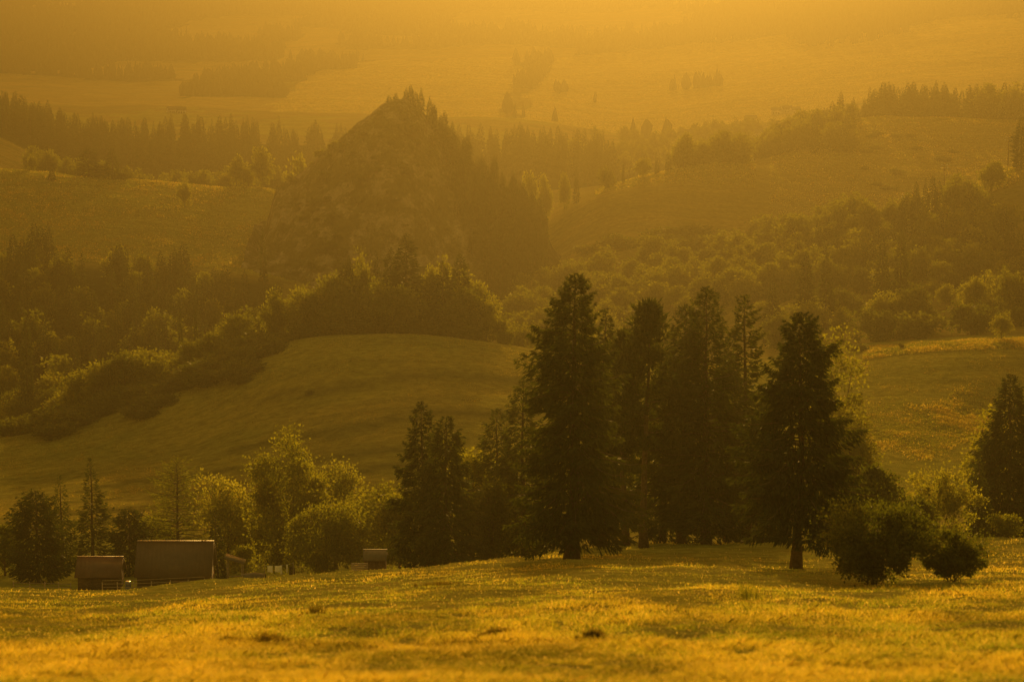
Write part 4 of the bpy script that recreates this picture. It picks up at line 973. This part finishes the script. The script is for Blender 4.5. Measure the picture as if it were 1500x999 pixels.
# utility poles on the sunlit ridge
def upole(px, Y, toprow, label):
    x, z, h = hat(px, Y, toprow); root = bpy.data.objects.new('utility_pole', None); COL.objects.link(root); root.location = (x, Y, z); tag(root, label, 'utility pole')
    p = MB(); p.tube([(0, 0, -.5), (0, 0, h / 2), (0, 0, h)], [.22, .18, .13], 8); link('pole', p.mesh('pole', [M['timber']]), root)
    for k, w in ((.3, 2.6), (1.6, 3.4)):
        p = MB(); p.box((0, 0, h - k - .2), (w, .18, .18)); c = link('crossarm', p.mesh('crossarm', [M['metal']]), root)
        for s in (-1, 1):
            p = MB(); p.tube([(s * w * .46, 0, h - k - .1), (s * w * .46, 0, h - k + .12), (s * w * .46, 0, h - k + .38)], [.1, .22, .12], 8); link('insulator', p.mesh('insulator', [M['white']]), c)
upole(1380, 1285, 241, 'utility pole rising from the middle of the sunlit right ridge')
upole(1323, 1330, 284, 'utility pole at the low left end of the sunlit right ridge')
upole(1473, 1262, 200, 'utility pole at the upper end of the sunlit ridge beside the dark spruce')

# village houses far down the valley
def house(px, Y, L, D, H, rz, label, roofm):
    x = (px - 750) / 4080 * Y; z = gz(x, Y); root = bpy.data.objects.new('village_house', None); COL.objects.link(root); root.location = (x, Y, z - .5); root.rotation_euler = (0, 0, rz)
    tag(root, label, 'house', 'village houses in the far valley')
    rh = D * .42; p = MB(); h = H + .5
    V = [(sx * L / 2, y, zz) for sx in (-1, 1) for (y, zz) in ((-D/2, 0), (D/2, 0), (D/2, h), (0, h + rh), (-D/2, h))]
    p.add(V, [[2, 4, 3], [7, 8, 9]], [[0, 1, 6, 5], [1, 2, 7, 6], [2, 3, 8, 7], [3, 4, 9, 8], [4, 0, 5, 9], [0, 4, 2, 1], [5, 6, 7, 9]]); link('wall', p.mesh('wall', [M['plaster']]), root)
    p = MB(); a = math.atan2(rh, D / 2)
    for s in (-1, 1): p.box((0, s * (D / 4 + .12), h + rh / 2 + .12), (L + 1, D / 2 / math.cos(a) + .6, .2), 0, -s * a)
    link('roof', p.mesh('roof', [roofm]), root)
    for k in (-.28, 0, .28):
        p = MB(); p.box((k * L, -D / 2 - .03, H * .55), (1.3, .08, 1.5)); link('window', p.mesh('window', [M['glass']]), root)
RN = [M['roofpale'], M['roofred'], M['roofpale']]
VH = [(1003, 2950, 'pale roofed house leftmost in the village glints'), (1012, 2930, 'house with glinting roof second from the left of the village'), (1028, 2900, 'village house below the glinting roofs'),
      (1046, 2870, 'village house in the middle of the cluster'), (1062, 3060, 'village house set back behind the middle cluster'), (1092, 3200, 'white house in the upper village row, left end'),
      (1128, 3300, 'white house in the upper village row'), (1143, 3310, 'tall white house in the upper village row'), (1155, 3280, 'white house at the right end of the upper village row'),
      (1134, 2880, 'house near the start of the right crest wood'), (1156, 2700, 'house half hidden behind the right crest wood'), (1100, 2750, 'house low in the village right of the cluster'),
      (262, 2900, 'white house far left, above the dark spruce band'), (272, 2920, 'second white house far left above the spruce band'), (277, 2890, 'small white house far left at the end of the pair'),
      (804, 2420, 'pale roofed farmhouse in the hazy valley behind the crag foot'), (826, 2440, 'long farm roof in the hazy valley left of the lit strip'), (858, 2400, 'farmhouse in the hazy valley beside the lit strip')]
rv = random.Random(3)
for i, (px, Y, lb) in enumerate(VH):
    house(px, Y, rv.uniform(9, 15) * (.6 if px < 300 else 1), rv.uniform(7, 9) * (.8 if px < 300 else 1), rv.uniform(3, 6) * (.6 if px < 300 else 1), rv.uniform(-.5, .5), lb, RN[i % 3])

# ------------------------------------------------------------------ air
def haze():
    allz = [ground(np.array([x * Y for x in (-.3, -.15, 0, .15, .3)]), np.full(5, Y)).min() for Y in np.geomspace(60, 9190, 60)]
    zb = min(allz) - 30; zt = 80.0; y0, y1, X = -70, 9240, 2860
    V = [(sx * X, y, z) for z in (zb, zt) for y in (y0, y1) for sx in (-1, 1)]
    Q = [[0, 2, 3, 1], [4, 5, 7, 6], [0, 1, 5, 4], [2, 6, 7, 3], [0, 4, 6, 2], [1, 3, 7, 5]]
    m, nt, N, L = nodes('haze'); out = N.new('ShaderNodeOutputMaterial'); v = N.new('ShaderNodeVolumePrincipled')
    v.inputs['Color'].default_value = HAZE_COL; v.inputs['Absorption Color'].default_value = (0, 0, 0, 1)
    v.inputs['Density'].default_value = HAZE_D; v.inputs['Anisotropy'].default_value = HAZE_G
    L.new(v.outputs[0], out.inputs['Volume'])
    o = link('haze', new_mesh('haze', V, [np.array(Q)], [m])); tag(o, 'golden evening haze filling the valley', 'haze', None, 'stuff')
    print('haze z', zb, zt)
HAZE_COL = (.0495, .0452, .0235, 1); HAZE_D = 3.8e-4; HAZE_G = .80
haze()

# ------------------------------------------------------------------ light
EL, AZ = R(6.2), R(2.8)
sd = Vector((math.sin(AZ) * math.cos(EL), math.cos(AZ) * math.cos(EL), math.sin(EL)))
sun = bpy.data.lights.new('sun', 'SUN'); sun.energy = 5.0; sun.angle = R(.53); sun.color = (1.0, .56, .125)
so = bpy.data.objects.new('sun', sun); COL.objects.link(so); so.rotation_euler = (-sd).to_track_quat('-Z', 'Y').to_euler(); so.location = (0, 0, 300)
w = bpy.data.worlds.new('World'); scene.world = w; w.use_nodes = True; nt = w.node_tree; nt.nodes.clear()
out = nt.nodes.new('ShaderNodeOutputWorld'); bg = nt.nodes.new('ShaderNodeBackground'); sky = nt.nodes.new('ShaderNodeTexSky')
sky.sky_type = 'NISHITA'; sky.sun_disc = False; sky.sun_elevation = EL; sky.sun_rotation = AZ; sky.dust_density = 6; sky.air_density = 2.0; sky.ozone_density = .5; sky.altitude = 500
mx = nt.nodes.new('ShaderNodeMixRGB'); mx.blend_type = 'MULTIPLY'; mx.inputs[0].default_value = 1; mx.inputs[2].default_value = (1, .62, .16, 1)
nt.links.new(sky.outputs[0], mx.inputs[1]); nt.links.new(mx.outputs[0], bg.inputs[0]); bg.inputs[1].default_value = .15; nt.links.new(bg.outputs[0], out.inputs[0])

# ------------------------------------------------------------------ camera
cam = bpy.data.cameras.new('camera'); co = bpy.data.objects.new('camera', cam); COL.objects.link(co); scene.camera = co
co.location = (0, 0, 0); co.rotation_euler = (math.pi / 2 - PITCH, 0, 0)
cam.sensor_width = 36; cam.lens = 100.0; cam.clip_start = .5; cam.clip_end = 30000
cam.dof.use_dof = True; cam.dof.focus_distance = 400; cam.dof.aperture_fstop = 1.05
vs = scene.view_settings; vs.view_transform = 'Standard'; vs.look = 'None'; vs.gamma = 1; vs.exposure = 1.08
cy = scene.cycles
cy.use_denoising = True
try: cy.denoiser = 'OPENIMAGEDENOISE'
except Exception: pass
cy.max_bounces = 6; cy.diffuse_bounces = 3; cy.glossy_bounces = 1; cy.transmission_bounces = 3; cy.volume_bounces = 0; cy.transparent_max_bounces = 4
cy.use_fast_gi = False
